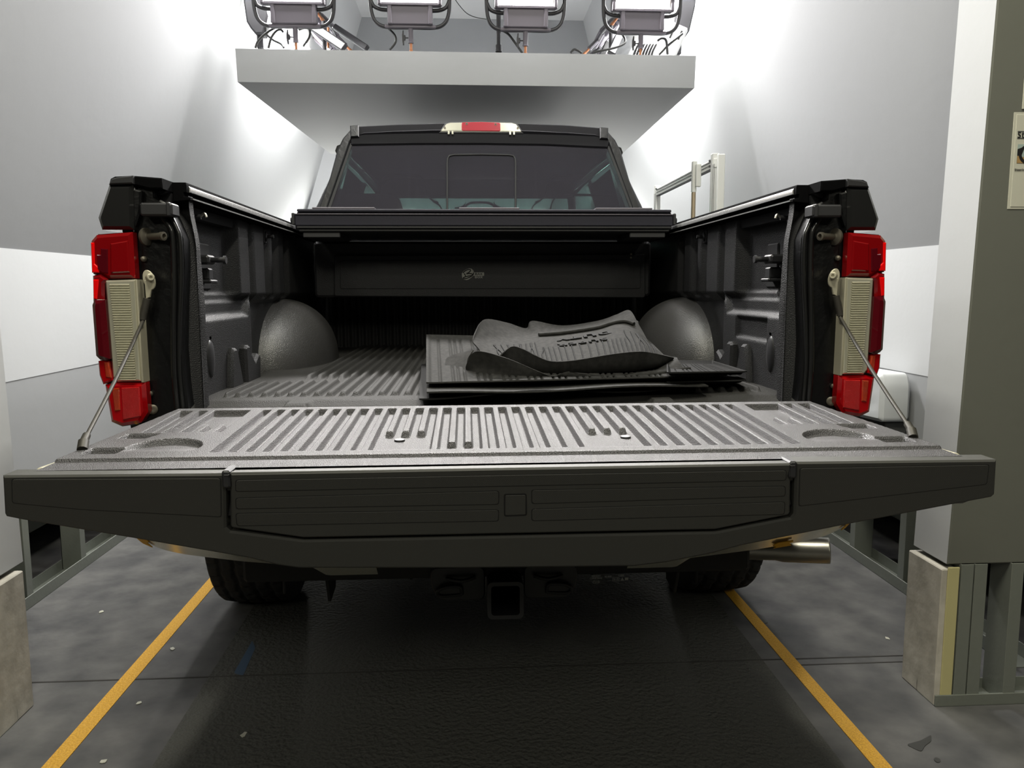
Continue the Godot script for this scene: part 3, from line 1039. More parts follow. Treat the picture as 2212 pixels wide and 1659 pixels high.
		b.tube(PackedVector3Array([q, Vector3(-0.752, q.y, -0.30)]), 0.0075, 12)
		b.lathe(pts([Vector2(0, -0.004), Vector2(0.0115, -0.004), Vector2(0.0115, 0.004), Vector2(0, 0.004)]), 6, along(Vector3(1, 0, 0), Vector3(-0.75, q.y, -0.30)), true)
		part("hook_pin", b if s == 0 else b.mirrored(), M.black_plastic, cl)
	# rails of the bed with the track of the folding cover
	b = Mb.new()
	b.ext(pts([Vector2(-0.922, 1.497), Vector2(-0.917, 1.511), Vector2(-0.907, 1.516), Vector2(-0.866, 1.518), Vector2(-0.80, 1.513), Vector2(-0.798, 1.488), Vector2(-0.83, 1.488), Vector2(-0.865, 1.497)]), -2.1, 0.0, 0.003)
	both("rail_cap", b, M.rail_black, t)
	b = Mb.new()
	b.ext(pts([Vector2(-0.835, 1.440), Vector2(-0.805, 1.440), Vector2(-0.800, 1.485), Vector2(-0.835, 1.495)]), -2.05, -0.06)
	both("rail_flange", b, M.black_plastic, t)
	b = Mb.new()
	b.ext(pts([Vector2(-0.83, 1.512), Vector2(-0.768, 1.512), Vector2(-0.766, 1.506), Vector2(-0.766, 1.488), Vector2(-0.774, 1.488), Vector2(-0.774, 1.478), Vector2(-0.758, 1.476), Vector2(-0.758, 1.470), Vector2(-0.80, 1.466), Vector2(-0.83, 1.48)]), -2.0, -0.07, 0.001)
	var tr := Mb.new()
	tr.ext(pts([Vector2(-0.7655, 1.4895), Vector2(-0.7625, 1.490), Vector2(-0.7625, 1.500), Vector2(-0.7655, 1.5045)]), -1.3, -0.085)
	tr.ext(pts([Vector2(-0.7575, 1.4715), Vector2(-0.7555, 1.4715), Vector2(-0.7555, 1.475), Vector2(-0.7575, 1.475)]), -1.3, -0.085)
	for s in 2:
		var h := part("cover_track", b if s == 0 else b.mirrored(), M.rail_black, t)
		part("silver_lip", tr if s == 0 else tr.mirrored(), M.silver_edge, h)
	b = Mb.new()
	b.ext(pts([Vector2(-0.857, 1.516), Vector2(-0.851, 1.519), Vector2(-0.837, 1.517), Vector2(-0.836, 1.499), Vector2(-0.82, 1.496), Vector2(-0.804, 1.5), Vector2(-0.8, 1.488), Vector2(-0.816, 1.479), Vector2(-0.838, 1.475), Vector2(-0.849, 1.484)]), -0.12, -0.045, 0.003)
	both("track_end", b, M.black_plastic, t)
	b = Mb.new()
	for z in [-0.17, -0.95]:
		b = Mb.new()
		b.span(Vector3(-0.805, 1.415, z - 0.018), Vector3(-0.796, 1.462, z + 0.018), 0.002)
		b.lathe(pts([Vector2(0, 0), Vector2(0.017, 0), Vector2(0.017, 0.006), Vector2(0.006, 0.008), Vector2(0.006, 0.03), Vector2(0, 0.03)]), 12, along(Vector3(1, 0, 0), Vector3(-0.797, 1.438, z)), true)
		both("track_clamp", b, M.black_plastic, t)
	b = Mb.new()
	b.tube(path([Vector3(-0.768, 1.438, -0.17), Vector3(-0.757, 1.446, -0.168), Vector3(-0.752, 1.436, -0.166)], 4), 0.0035, 8)
	both("clamp_bolt", b, M.steel, t)
	# outer skin of the bed
	b = Mb.new()
	var prof := [Vector2(-0.915, 1.497), Vector2(-0.945, 1.42), Vector2(-0.955, 1.36), Vector2(-0.972, 1.25), Vector2(-0.975, 1.1), Vector2(-0.965, 0.95), Vector2(-0.95, 0.80), Vector2(-0.93, 0.62)]
	rows = []
	for z in [-2.1, -1.5, -0.8, -0.3, -0.1]:
		var row := PackedVector3Array()
		for q in prof:
			row.append(Vector3(q.x + (0.012 if z > -0.2 else 0.0), q.y, z))
		rows.append(row)
	b.sheet(rows, 0.02)
	both("bed_side", b, M.black_paint, t)


func floor_height(x: float, z: float) -> float:
	var h := 0.0
	var ax := absf(x)
	if z > -0.045:
		return -0.022 * sm(-0.045, -0.03, z)
	var k := roundf(x / 0.035)
	var u := absf(x - k * 0.035) / 0.0175
	var rib := clampf(1.45 * cos(PI * 0.5 * u * 1.55), 0.0, 1.0) * 0.0125
	var last := 0.62 if z > -0.9 else 0.60
	var on := 0.0
	if ax < 0.735:
		on = sm(-0.178, -0.198, z)
		if ax > 0.455:
			var stop := -0.47 - (0.735 - ax) * 0.2
			var again := -0.60
			on *= maxf(sm(stop - 0.012, stop + 0.012, z), sm(again, again - 0.02, z) if ax < last else 0.0)
	h += rib * on
	# channel along the rear edge, bridged twice
	if z > -0.13:
		var gap := 1.0
		for c in [-0.52, 0.43]:
			gap *= 1.0 - patch(x, 0, c - 0.03, c + 0.03, -1, 1, 0.012)
		if ax < 0.77:
			h -= 0.022 * gap * sm(-0.1225, -0.1125, z)
	return h


func side_offset(z: float, y: float, recess: bool) -> float:
	var s := 0.03
	var d := 0.79
	d += 0.042 * patch(z, y, -0.575, -0.10, 1.228, 1.62, s)
	d += 0.022 * patch(z, y, -0.66 - 0.6 * clampf(y - 1.18, 0, 0.1), -0.10, 1.172, 1.228, 0.016)
	d += 0.03 * patch(z, y, -1.95, -0.70, 0.9, 1.22, s)
	d += 0.018 * patch(z, y, -0.76, -0.70, 1.05, 1.62, 0.012)
	d += 0.02 * patch(z, y, -0.97, -0.90, 1.22, 1.62, 0.015)
	d += 0.02 * patch(z, y, -1.10, -1.02, 1.22, 1.62, 0.015)
	d += 0.02 * patch(z, y, -1.28, -1.20, 1.22, 1.62, 0.015)
	if recess:
		d += 0.012 * patch(z, y, -0.56, -0.30, 1.095, 1.158, 0.01)
	var edge := sm(-0.135, -0.105, z)
	return lerpf(d, 0.752 + 0.012 * sm(1.35, 1.46, y), edge)


# the dark end faces of the bed sides
func jambs(t: Node) -> void:
	var b := Mb.new()
	b.ext(pts([Vector2(-0.874, 1.519), Vector2(-0.826, 1.502), Vector2(-0.825, 1.472), Vector2(-0.796, 1.455), Vector2(-0.78, 1.417), Vector2(-0.764, 1.373), Vector2(-0.764, 1.315), Vector2(-0.772, 1.22), Vector2(-0.779, 1.109), Vector2(-0.777, 1.019), Vector2(-0.772, 0.944), Vector2(-0.88, 0.911), Vector2(-0.886, 1.055), Vector2(-0.885, 1.28), Vector2(-0.881, 1.395)]), -0.07, -0.02, 0.004)
	both("jamb", b, M.jamb_paint, t)
	b = Mb.new()
	b.ext(pts([Vector2(-0.862, 1.487), Vector2(-0.848, 1.483), Vector2(-0.853, 1.437), Vector2(-0.865, 1.405), Vector2(-0.871, 1.393), Vector2(-0.867, 1.496)]), -0.03, 0.0, 0.004)
	both("jamb_seam", b, M.jamb_paint, t)
	b = Mb.new()
	b.tube(path([Vector3(-0.807, 1.422, -0.018), Vector3(-0.793, 1.401, -0.018), Vector3(-0.787, 1.368, -0.018), Vector3(-0.789, 1.279, -0.018), Vector3(-0.796, 1.167, -0.018), Vector3(-0.801, 1.054, -0.018), Vector3(-0.798, 0.95, -0.018)], 6), 0.008, 8)
	both("weather_seal", b, M.black_paint, t)
	b = Mb.new()
	b.tube(path([Vector3(-0.796, 1.439, -0.02), Vector3(-0.779, 1.401, -0.02), Vector3(-0.771, 1.368, -0.02), Vector3(-0.773, 1.279, -0.02), Vector3(-0.783, 1.167, -0.02), Vector3(-0.789, 1.054, -0.02), Vector3(-0.785, 0.95, -0.02)], 6), 0.006, 8)
	both("weather_seal", b, M.black_paint, t)
	# glossy corner above the lamp
	b = Mb.new()
	b.ext(pts([Vector2(-0.919, 1.496), Vector2(-0.864, 1.497), Vector2(-0.868, 1.392), Vector2(-0.942, 1.392), Vector2(-0.949, 1.42)]), -0.3, 0.01, 0.008)
	both("corner_panel", b, M.black_paint, t)
	b = Mb.new()
	b.ext(pts([Vector2(-0.917, 1.496), Vector2(-0.91, 1.509), Vector2(-0.897, 1.513), Vector2(-0.861, 1.517), Vector2(-0.861, 1.498)]), -0.01, 0.012, 0.003)
	both("corner_cap", b, M.black_plastic, t)
	# rubber stop
	b = Mb.new()
	b.box(Vector3(-0.807, 1.438, 0), Vector3(0.075, 0.03, 0.05), 0.004)
	b.box(Vector3(-0.778, 1.438, 0.005), Vector3(0.008, 0.032, 0.05), 0.002)
	both("rubber_stop", b, M.black_plastic, t)
	# latch striker
	b = Mb.new()
	b.lathe(pts([Vector2(0, 0), Vector2(0.021, 0), Vector2(0.021, 0.006), Vector2(0.012, 0.01), Vector2(0.0085, 0.012), Vector2(0.0085, 0.05), Vector2(0.0105, 0.05), Vector2(0.0105, 0.058), Vector2(0.006, 0.059), Vector2(0.005, 0.052), Vector2(0, 0.052)]), 20, along(Vector3(0.9, 0.0, 0.42), Vector3(-0.85, 1.377, -0.015)), true)
	both("striker", b, M.dull_steel, t)
	b = Mb.new()
	b.lathe(pts([Vector2(0, 0), Vector2(0.007, 0), Vector2(0.007, 0.008), Vector2(0, 0.009)]), 10, along(Vector3(0.6, 0, 0.8), Vector3(-0.86, 1.324, -0.018)))
	both("bolt", b, M.dull_steel, t)
	b = Mb.new()
	b.lathe(pts([Vector2(0, 0), Vector2(0.007, 0), Vector2(0.007, 0.008), Vector2(0, 0.009)]), 10, along(Vector3(0.6, 0, 0.8), Vector3(-0.864, 0.997, -0.018)))
	both("bolt", b, M.dull_steel, t)
	b = Mb.new()
	b.lathe(pts([Vector2(0, 0), Vector2(0.012, 0), Vector2(0.012, 0.003), Vector2(0.006, 0.004), Vector2(0, 0.003)]), 16, along(Vector3(0.3, 0, 0.95), Vector3(-0.857, 0.958, -0.016)))
	both("bolt", b, M.dull_steel, t)
	# support cable
	for s in 2:
		var h := holder("support_cable", t)
		b = Mb.new()
		var a: Vector3 = Vector3(-0.856, 1.178, 0.012)
		var e: Vector3 = Vector3(-0.816, 0.962, 0.426)
		b.tube(PackedVector3Array([a, a.lerp(e, 0.25) + Vector3(0, -0.004, 0), a.lerp(e, 0.5) + Vector3(0, -0.006, 0), a.lerp(e, 0.75) + Vector3(0, -0.004, 0), e]), 0.0042, 8)
		var n := Mb.new()
		n.tube(PackedVector3Array([Vector3(-0.844, 1.23, 0.012), Vector3(-0.855, 1.191, 0.012), Vector3(-0.857, 1.18, 0.012)]), 0.0085, 10)
		var z := Mb.new()
		z.ext(ring(0.0135, 0.024), -0.003, 0.003, 0.001, Transform3D(Basis(Vector3(0, 0, 1), 0.25), Vector3(-0.838, 1.274, 0.008)))
		z.ext(pts([Vector2(-0.848, 1.273), Vector2(-0.828, 1.272), Vector2(-0.838, 1.233), Vector2(-0.847, 1.229)]), 0.004, 0.012, 0.001)
		var k := Mb.new()
		k.lathe(pts([Vector2(0, 0), Vector2(0.009, 0), Vector2(0.009, 0.016), Vector2(0.007, 0.018), Vector2(0.004, 0.018), Vector2(0.003, 0.014), Vector2(0, 0.014)]), 16, along(Vector3(0.55, 0.0, 0.83), Vector3(-0.837, 1.28, 0.01)), true)
		var f := Mb.new()
		f.tube(PackedVector3Array([e + (a - e).normalized() * 0.022, e]), 0.0075, 10)
		f.tube(PackedVector3Array([e + (a - e).normalized() * 0.002, e + Vector3(0.004, -0.012, 0.014)]), 0.010, 10)
		part("cable", b if s == 0 else b.mirrored(), M.cable_steel, h)
		part("crimp", n if s == 0 else n.mirrored(), M.cable_steel, h)
		part("eyelet", z if s == 0 else z.mirrored(), M.zinc, h)
		part("eyelet_bolt", k if s == 0 else k.mirrored(), M.zinc, h)
		part("end_fitting", f if s == 0 else f.mirrored(), M.cable_steel, h)


func tail_lights(t: Node) -> void:
	var P := {}
	P["housing"] = [[Vector2(-0.967, 1.369), Vector2(-0.956, 1.382), Vector2(-0.874, 1.388), Vector2(-0.874, 1.275), Vector2(-0.875, 1.027), Vector2(-0.869, 0.954), Vector2(-0.886, 0.924), Vector2(-0.928, 0.918), Vector2(-0.953, 0.93), Vector2(-0.961, 1.023), Vector2(-0.968, 1.08), Vector2(-0.978, 1.091), Vector2(-0.975, 1.225), Vector2(-0.968, 1.28), Vector2(-0.973, 1.296)], -0.15, 0.0, 0.006, "dark_red"]
	P["upper_lens"] = [[Vector2(-0.964, 1.365), Vector2(-0.951, 1.379), Vector2(-0.868, 1.386), Vector2(-0.868, 1.278), Vector2(-0.93, 1.277), Vector2(-0.948, 1.288), Vector2(-0.965, 1.288)], -0.02, 0.02, 0.008, "deep_red"]
	P["inner_facet"] = [[Vector2(-0.917, 1.359), Vector2(-0.876, 1.366), Vector2(-0.876, 1.292), Vector2(-0.921, 1.29)], 0.018, 0.024, 0.003, "deep_red"]
	P["side_glow"] = [[Vector2(-0.962, 1.361), Vector2(-0.954, 1.361), Vector2(-0.956, 1.312), Vector2(-0.947, 1.303), Vector2(-0.948, 1.291), Vector2(-0.964, 1.291)], 0.01, 0.0225, 0.002, "bright_red"]
	P["dark_facet"] = [[Vector2(-0.94, 1.348), Vector2(-0.924, 1.346), Vector2(-0.927, 1.29), Vector2(-0.939, 1.29), Vector2(-0.951, 1.299), Vector2(-0.95, 1.333), Vector2(-0.941, 1.333)], 0.016, 0.0228, 0.002, "dark_red"]
	P["middle_lens"] = [[Vector2(-0.964, 1.284), Vector2(-0.945, 1.288), Vector2(-0.929, 1.275), Vector2(-0.938, 1.266), Vector2(-0.941, 1.223), Vector2(-0.967, 1.223)], -0.02, 0.022, 0.006, "deep_red"]
	P["side_strip"] = [[Vector2(-0.961, 1.275), Vector2(-0.948, 1.275), Vector2(-0.955, 1.229), Vector2(-0.963, 1.229)], 0.014, 0.0255, 0.002, "bright_red"]
	P["marker"] = [[Vector2(-0.966, 1.215), Vector2(-0.96, 1.228), Vector2(-0.936, 1.228), Vector2(-0.933, 1.087), Vector2(-0.942, 1.082), Vector2(-0.958, 1.087), Vector2(-0.965, 1.095)], -0.06, 0.035, 0.010, "dark_red"]
	P["lower_side"] = [[Vector2(-0.964, 1.082), Vector2(-0.939, 1.082), Vector2(-0.932, 1.035), Vector2(-0.956, 1.025), Vector2(-0.963, 1.048)], -0.02, 0.022, 0.004, "red_lens"]
	P["amber_strip"] = [[Vector2(-0.949, 1.079), Vector2(-0.938, 1.079), Vector2(-0.934, 1.041), Vector2(-0.947, 1.043)], 0.014, 0.0245, 0.002, "amber"]
	P["reversing_lens"] = [[Vector2(-0.936, 1.273), Vector2(-0.866, 1.275), Vector2(-0.867, 1.032), Vector2(-0.923, 1.031), Vector2(-0.933, 1.043)], -0.02, 0.020, 0.004, "clear_lens"]
	P["lower_lens"] = [[Vector2(-0.954, 1.024), Vector2(-0.93, 1.029), Vector2(-0.859, 1.028), Vector2(-0.857, 0.957), Vector2(-0.875, 0.93), Vector2(-0.918, 0.923), Vector2(-0.945, 0.934)], -0.02, 0.02, 0.008, "red_lens"]
	P["reflector"] = [[Vector2(-0.913, 1.017), Vector2(-0.871, 1.019), Vector2(-0.871, 0.947), Vector2(-0.914, 0.938)], 0.018, 0.0235, 0.002, "reflex_red"]
	P["amber_bulb"] = [[Vector2(-0.935, 1.015), Vector2(-0.918, 1.017), Vector2(-0.919, 0.963), Vector2(-0.932, 0.961)], 0.016, 0.0235, 0.002, "amber"]
	P["chrome_edge"] = [[Vector2(-0.866, 1.275), Vector2(-0.862, 1.275), Vector2(-0.861, 1.029), Vector2(-0.866, 1.029)], -0.02, 0.02, 0.001, "zinc"]
	for s in 2:
		var h := holder("tail_light", t)
		h.set_meta("label", "left tail light" if s == 0 else "right tail light")
		for k in P:
			var b := Mb.new()
			b.ext(pts(P[k][0]), P[k][1], P[k][2], P[k][3])
			part(k, b if s == 0 else b.mirrored(), M[P[k][4]], h)
		var b := Mb.new()
		for k in 40:   # fine horizontal flutes of the white lens
			var w := k / 39.0
			var y := lerpf(1.262, 1.036, w)
			var x0 := lerpf(-0.925, -0.915, w)
			var x1 := lerpf(-0.879, -0.877, w)
			b.quad(Vector3(x0, y - 0.0028, 0.0205), Vector3(x1, y - 0.0028, 0.0205), Vector3(x1, y, 0.0245), Vector3(x0, y, 0.0245))
			b.quad(Vector3(x0, y, 0.0245), Vector3(x1, y, 0.0245), Vector3(x1, y + 0.0028, 0.0205), Vector3(x0, y + 0.0028, 0.0205))
		part("lens_flutes", b if s == 0 else b.mirrored(), M.clear_lens, h)


func deck(x: float, z: float) -> float:
	var ax := absf(x)
	var d := 0.0
	var g := roundf(x / 0.0327)
	if absf(g) <= 17:
		d = maxf(d, patch(x, z, 0.0327 * g - 0.0085, 0.0327 * g + 0.0085, 0.075, 0.475, 0.003))
	d = maxf(d, patch(x, z, 0.155, 0.27, 0.32, 0.475, 0.004))
	d = maxf(d, patch(x, z, -0.27, -0.155, 0.32, 0.475, 0.004))
	d = maxf(d, patch(x, z, -0.138, -0.058, 0.425, 0.475, 0.004))
	var c := patch(ax, z, 0.597, 0.757, 0.075, 0.30, 0.003)
	for r in [0.722, 0.687]:
		c *= 1.0 - patch(ax, z, r - 0.0085, r + 0.0085, 0, 0.6, 0.004)
	for r in [0.65, 0.616]:
		c *= 1.0 - patch(ax, z, r - 0.008, r + 0.008, 0.225, 0.6, 0.006)
	d = maxf(d, c)
	var q := Vector2(ax - 0.667, z - 0.428).length()
	d = maxf(d, sm(0.072, 0.066, q) * (1.0 - sm(0.39, 0.47, z)) * 0.9)
	d = maxf(d, 1.3 * patch(ax, z, 0.725 + (z - 0.335) * 0.4, 0.782 + (z - 0.335) * 0.1, 0.312, 0.352, 0.005))
	d = maxf(d, 1.3 * patch(ax, z, 0.738, 0.797, 0.432, 0.470, 0.005))
	d *= 0.0125
	d = maxf(d, 0.0055 * sm(0.507, 0.512, z))
	var w := 0.772 + 0.115 * z
	d += 0.014 * sm(w - 0.004, w + 0.003, ax)
	d += 0.012 * sm(0.045, 0.03, z)
	return 0.970 - 0.045 * z - d


func face_plane() -> Transform3D:
	return Transform3D(Basis(Vector3(1, 0, 0), Vector3(0, 0.949, 0.316), Vector3(0, 0, 1)), Vector3(0, 0.94, 0.60))


func tailgate(t: Node) -> void:
	var h := holder("tailgate", t)
	var b := Mb.new()
	var zs := [0.028, 0.032, 0.036, 0.04, 0.045, 0.06, 0.071, 0.073, 0.075, 0.077, 0.08, 0.1, 0.14, 0.18, 0.215, 0.222, 0.225, 0.228, 0.235, 0.26, 0.29, 0.297, 0.30, 0.303]
	for k in 42:
		zs.append(0.307 + 0.004 * k)
	zs.append_array([0.477, 0.48, 0.486, 0.495, 0.503, 0.506, 0.508, 0.510, 0.512, 0.514, 0.52, 0.535, 0.55, 0.56, 0.566])
	var rows := []
	zs.reverse()
	for z in zs:
		var row := PackedVector3Array()
		for c in 861:
			var x := -0.86 + 1.72 * c / 860.0
			var w: float = 0.775 + 0.115 * z
			row.append(Vector3(clampf(x, -w, w), deck(x, z), z))
		rows.append(row)
	b.grid(rows)
	part("tailgate_liner", b, M.tailgate_liner, h)
	# steel shell under the liner
	b = Mb.new()
	b.ext(pts([Vector2(-0.79, -0.02), Vector2(0.79, -0.02), Vector2(0.855, -0.56), Vector2(-0.855, -0.56)]), 0.845, 0.922, 0.006, axis("y"))
	part("shell", b, M.black_paint, h)
	b = Mb.new()
	b.ext(pts([Vector2(-0.792, -0.06), Vector2(-0.78, -0.06), Vector2(-0.834, -0.54), Vector2(-0.846, -0.54)]), 0.90, 0.938, 0.003, axis("y"))
	both("edge_trim", b, M.zinc, h)
	for x in [-0.222, 0.245]:
		b = Mb.new()
		b.lathe(pts([Vector2(0.011, 0), Vector2(0.011, 0.003), Vector2(0.009, 0.004), Vector2(0, 0.004)]), 20, along(Vector3(0, 1, 0.045), Vector3(x, deck(0.2, 0.36) + 0.0003, 0.355)))
		part("plug", b, M.black_plastic, h)
	# end moulding that faces the viewer
	var fp := face_plane()
	b = Mb.new()
	b.ext(pts([Vector2(-0.87, -0.001), Vector2(-0.5, -0.004), Vector2(-0.514, -0.116), Vector2(-0.508, -0.124), Vector2(-0.381, -0.148), Vector2(0.377, -0.149), Vector2(0.514, -0.12), Vector2(0.519, -0.111), Vector2(0.503, 0), Vector2(0.878, -0.002), Vector2(0.88, -0.009), Vector2(0.896, -0.077), Vector2(0.892, -0.083), Vector2(0.651, -0.133), Vector2(0.428, -0.182), Vector2(0.377, -0.198), Vector2(0.29, -0.217), Vector2(0.229, -0.224), Vector2(-0.094, -0.219), Vector2(-0.396, -0.21), Vector2(-0.433, -0.202), Vector2(-0.481, -0.185), Vector2(-0.669, -0.138), Vector2(-0.861, -0.091), Vector2(-0.885, -0.084), Vector2(-0.886, -0.078)]), -0.05, 0.0, 0.004, fp)
	part("end_moulding", b, M.trim_plastic, h)
	b = Mb.new()
	b.ext(pts([Vector2(-0.491, -0.004), Vector2(-0.011, -0.003), Vector2(0.494, -0.003), Vector2(0.51, -0.107), Vector2(0.508, -0.113), Vector2(0.375, -0.142), Vector2(-0.38, -0.141), Vector2(-0.503, -0.116), Vector2(-0.505, -0.111)]), -0.03, 0.002, 0.003, fp)
	part("step_panel", b, M.trim_plastic, h)
	# top faces of the moulding
	b = Mb.new()
	b.ext(pts([Vector2(-0.87, -0.596), Vector2(-0.502, -0.596), Vector2(-0.502, -0.574), Vector2(-0.862, -0.562), Vector2(-0.87, -0.57)]), 0.932, 0.9365, 0.001, axis("y"))
	b.ext(pts([Vector2(-0.84, -0.578), Vector2(-0.49, -0.578), Vector2(-0.49, -0.55), Vector2(-0.83, -0.55)]), 0.90, 0.931, 0.002, axis("y"))
	both("moulding_top", b, M.trim_plastic, h)
	b = Mb.new()
	b.span(Vector3(-0.492, 0.918, 0.54), Vector3(0.497, 0.930, 0.588), 0.002)
	part("step_top", b, M.black_plastic, h)
	b = Mb.new()
	b.span(Vector3(-0.487, 0.92, 0.5735), Vector3(0.492, 0.936, 0.580), 0.0015)
	b.span(Vector3(-0.492, 0.9325, 0.588), Vector3(0.497, 0.938, 0.5985), 0.0015)
	part("step_edge", b, M.trim_plastic, h)
	b = Mb.new()
	b.ext(pts([Vector2(-0.503, -0.005), Vector2(-0.492, -0.005), Vector2(-0.492, -0.011), Vector2(-0.499, -0.02), Vector2(-0.503, -0.01)]), -0.03, 0.003, 0.002, fp)
	b.span(Vector3(-0.506, 0.91, 0.555), Vector3(-0.492, 0.9415, 0.600), 0.003)
	both("joint_cover", b, M.black_plastic, h)
	# textured grip pads
	var pads := [[Vector2(-0.855, -0.008), Vector2(-0.509, -0.013), Vector2(-0.519, -0.093), Vector2(-0.751, -0.072), Vector2(-0.866, -0.056)], [Vector2(0.513, -0.013), Vector2(0.865, -0.012), Vector2(0.872, -0.054), Vector2(0.525, -0.094)],
		[Vector2(-0.483, -0.017), Vector2(-0.011, -0.016), Vector2(0.487, -0.016), Vector2(0.49, -0.037), Vector2(-0.01, -0.039), Vector2(-0.486, -0.04)],
		[Vector2(-0.488, -0.054), Vector2(-0.029, -0.049), Vector2(-0.029, -0.077), Vector2(-0.49, -0.076)], [Vector2(0.03, -0.048), Vector2(0.491, -0.05), Vector2(0.494, -0.071), Vector2(0.031, -0.077)],
		[Vector2(-0.492, -0.086), Vector2(-0.029, -0.089), Vector2(-0.029, -0.113), Vector2(-0.493, -0.112)], [Vector2(0.031, -0.089), Vector2(0.496, -0.084), Vector2(0.499, -0.111), Vector2(0.032, -0.114)]]
	for k in pads.size():
		b = Mb.new()
		var z0 := 0.0 if k < 2 else 0.002
		b.ext(soften(pts(pads[k]), 0.006), z0 - 0.004, z0 + 0.0012, 0.001, fp)
		part("grip_pad", b, M.grip_plastic, h)
		b = Mb.new()
		b.ext(soften(pts(pads[k]), 0.006, -0.0011), z0 - 0.006, z0 + 0.0003, 0.0002, fp)
		part("pad_rim", b, M.rubber, h)
	b = Mb.new()
	b.ext(soften(pts([Vector2(-0.018, -0.057), Vector2(0.02, -0.057), Vector2(0.021, -0.101), Vector2(-0.018, -0.102)]), 0.004), -0.01, 0.0035, 0.002, fp)
	part("release_button", b, M.trim_plastic, h)
	b = Mb.new()
	b.ext(soften(pts([Vector2(-0.02, -0.055), Vector2(0.021, -0.055), Vector2(0.023, -0.103), Vector2(-0.019, -0.104)]), 0.005), -0.01, 0.0024, 0.0002, fp)
	part("button_gap", b, M.rubber, h)


func soften(p: PackedVector2Array, r: float, grow := 0.0) -> PackedVector2Array:   # rounds the corners
	var o := PackedVector2Array()
	var q := p
	if grow != 0.0:
		var m := Mb.new()
		var area := 0.0
		for j in p.size():
			area += p[j].cross(p[(j + 1) % p.size()])
		q = m.inset(p, grow if area > 0 else -grow)
	for j in q.size():
		var a := q[(j - 1 + q.size()) % q.size()]
		var b := q[(j + 1) % q.size()]
		var u := (a - q[j]).limit_length(r)
		var v := (b - q[j]).limit_length(r)
		for k in 5:
			var w := k / 4.0
			o.append(q[j] + u * (1 - w) * (1 - w) + v * w * w)
	return o

func rear_plane() -> Transform3D:
	return Transform3D(Basis(Vector3(1, 0, 0), Vector3(0, 0.958, -0.287), Vector3(0, 0.287, 0.958)), Vector3(0, 1.5, -2.12))


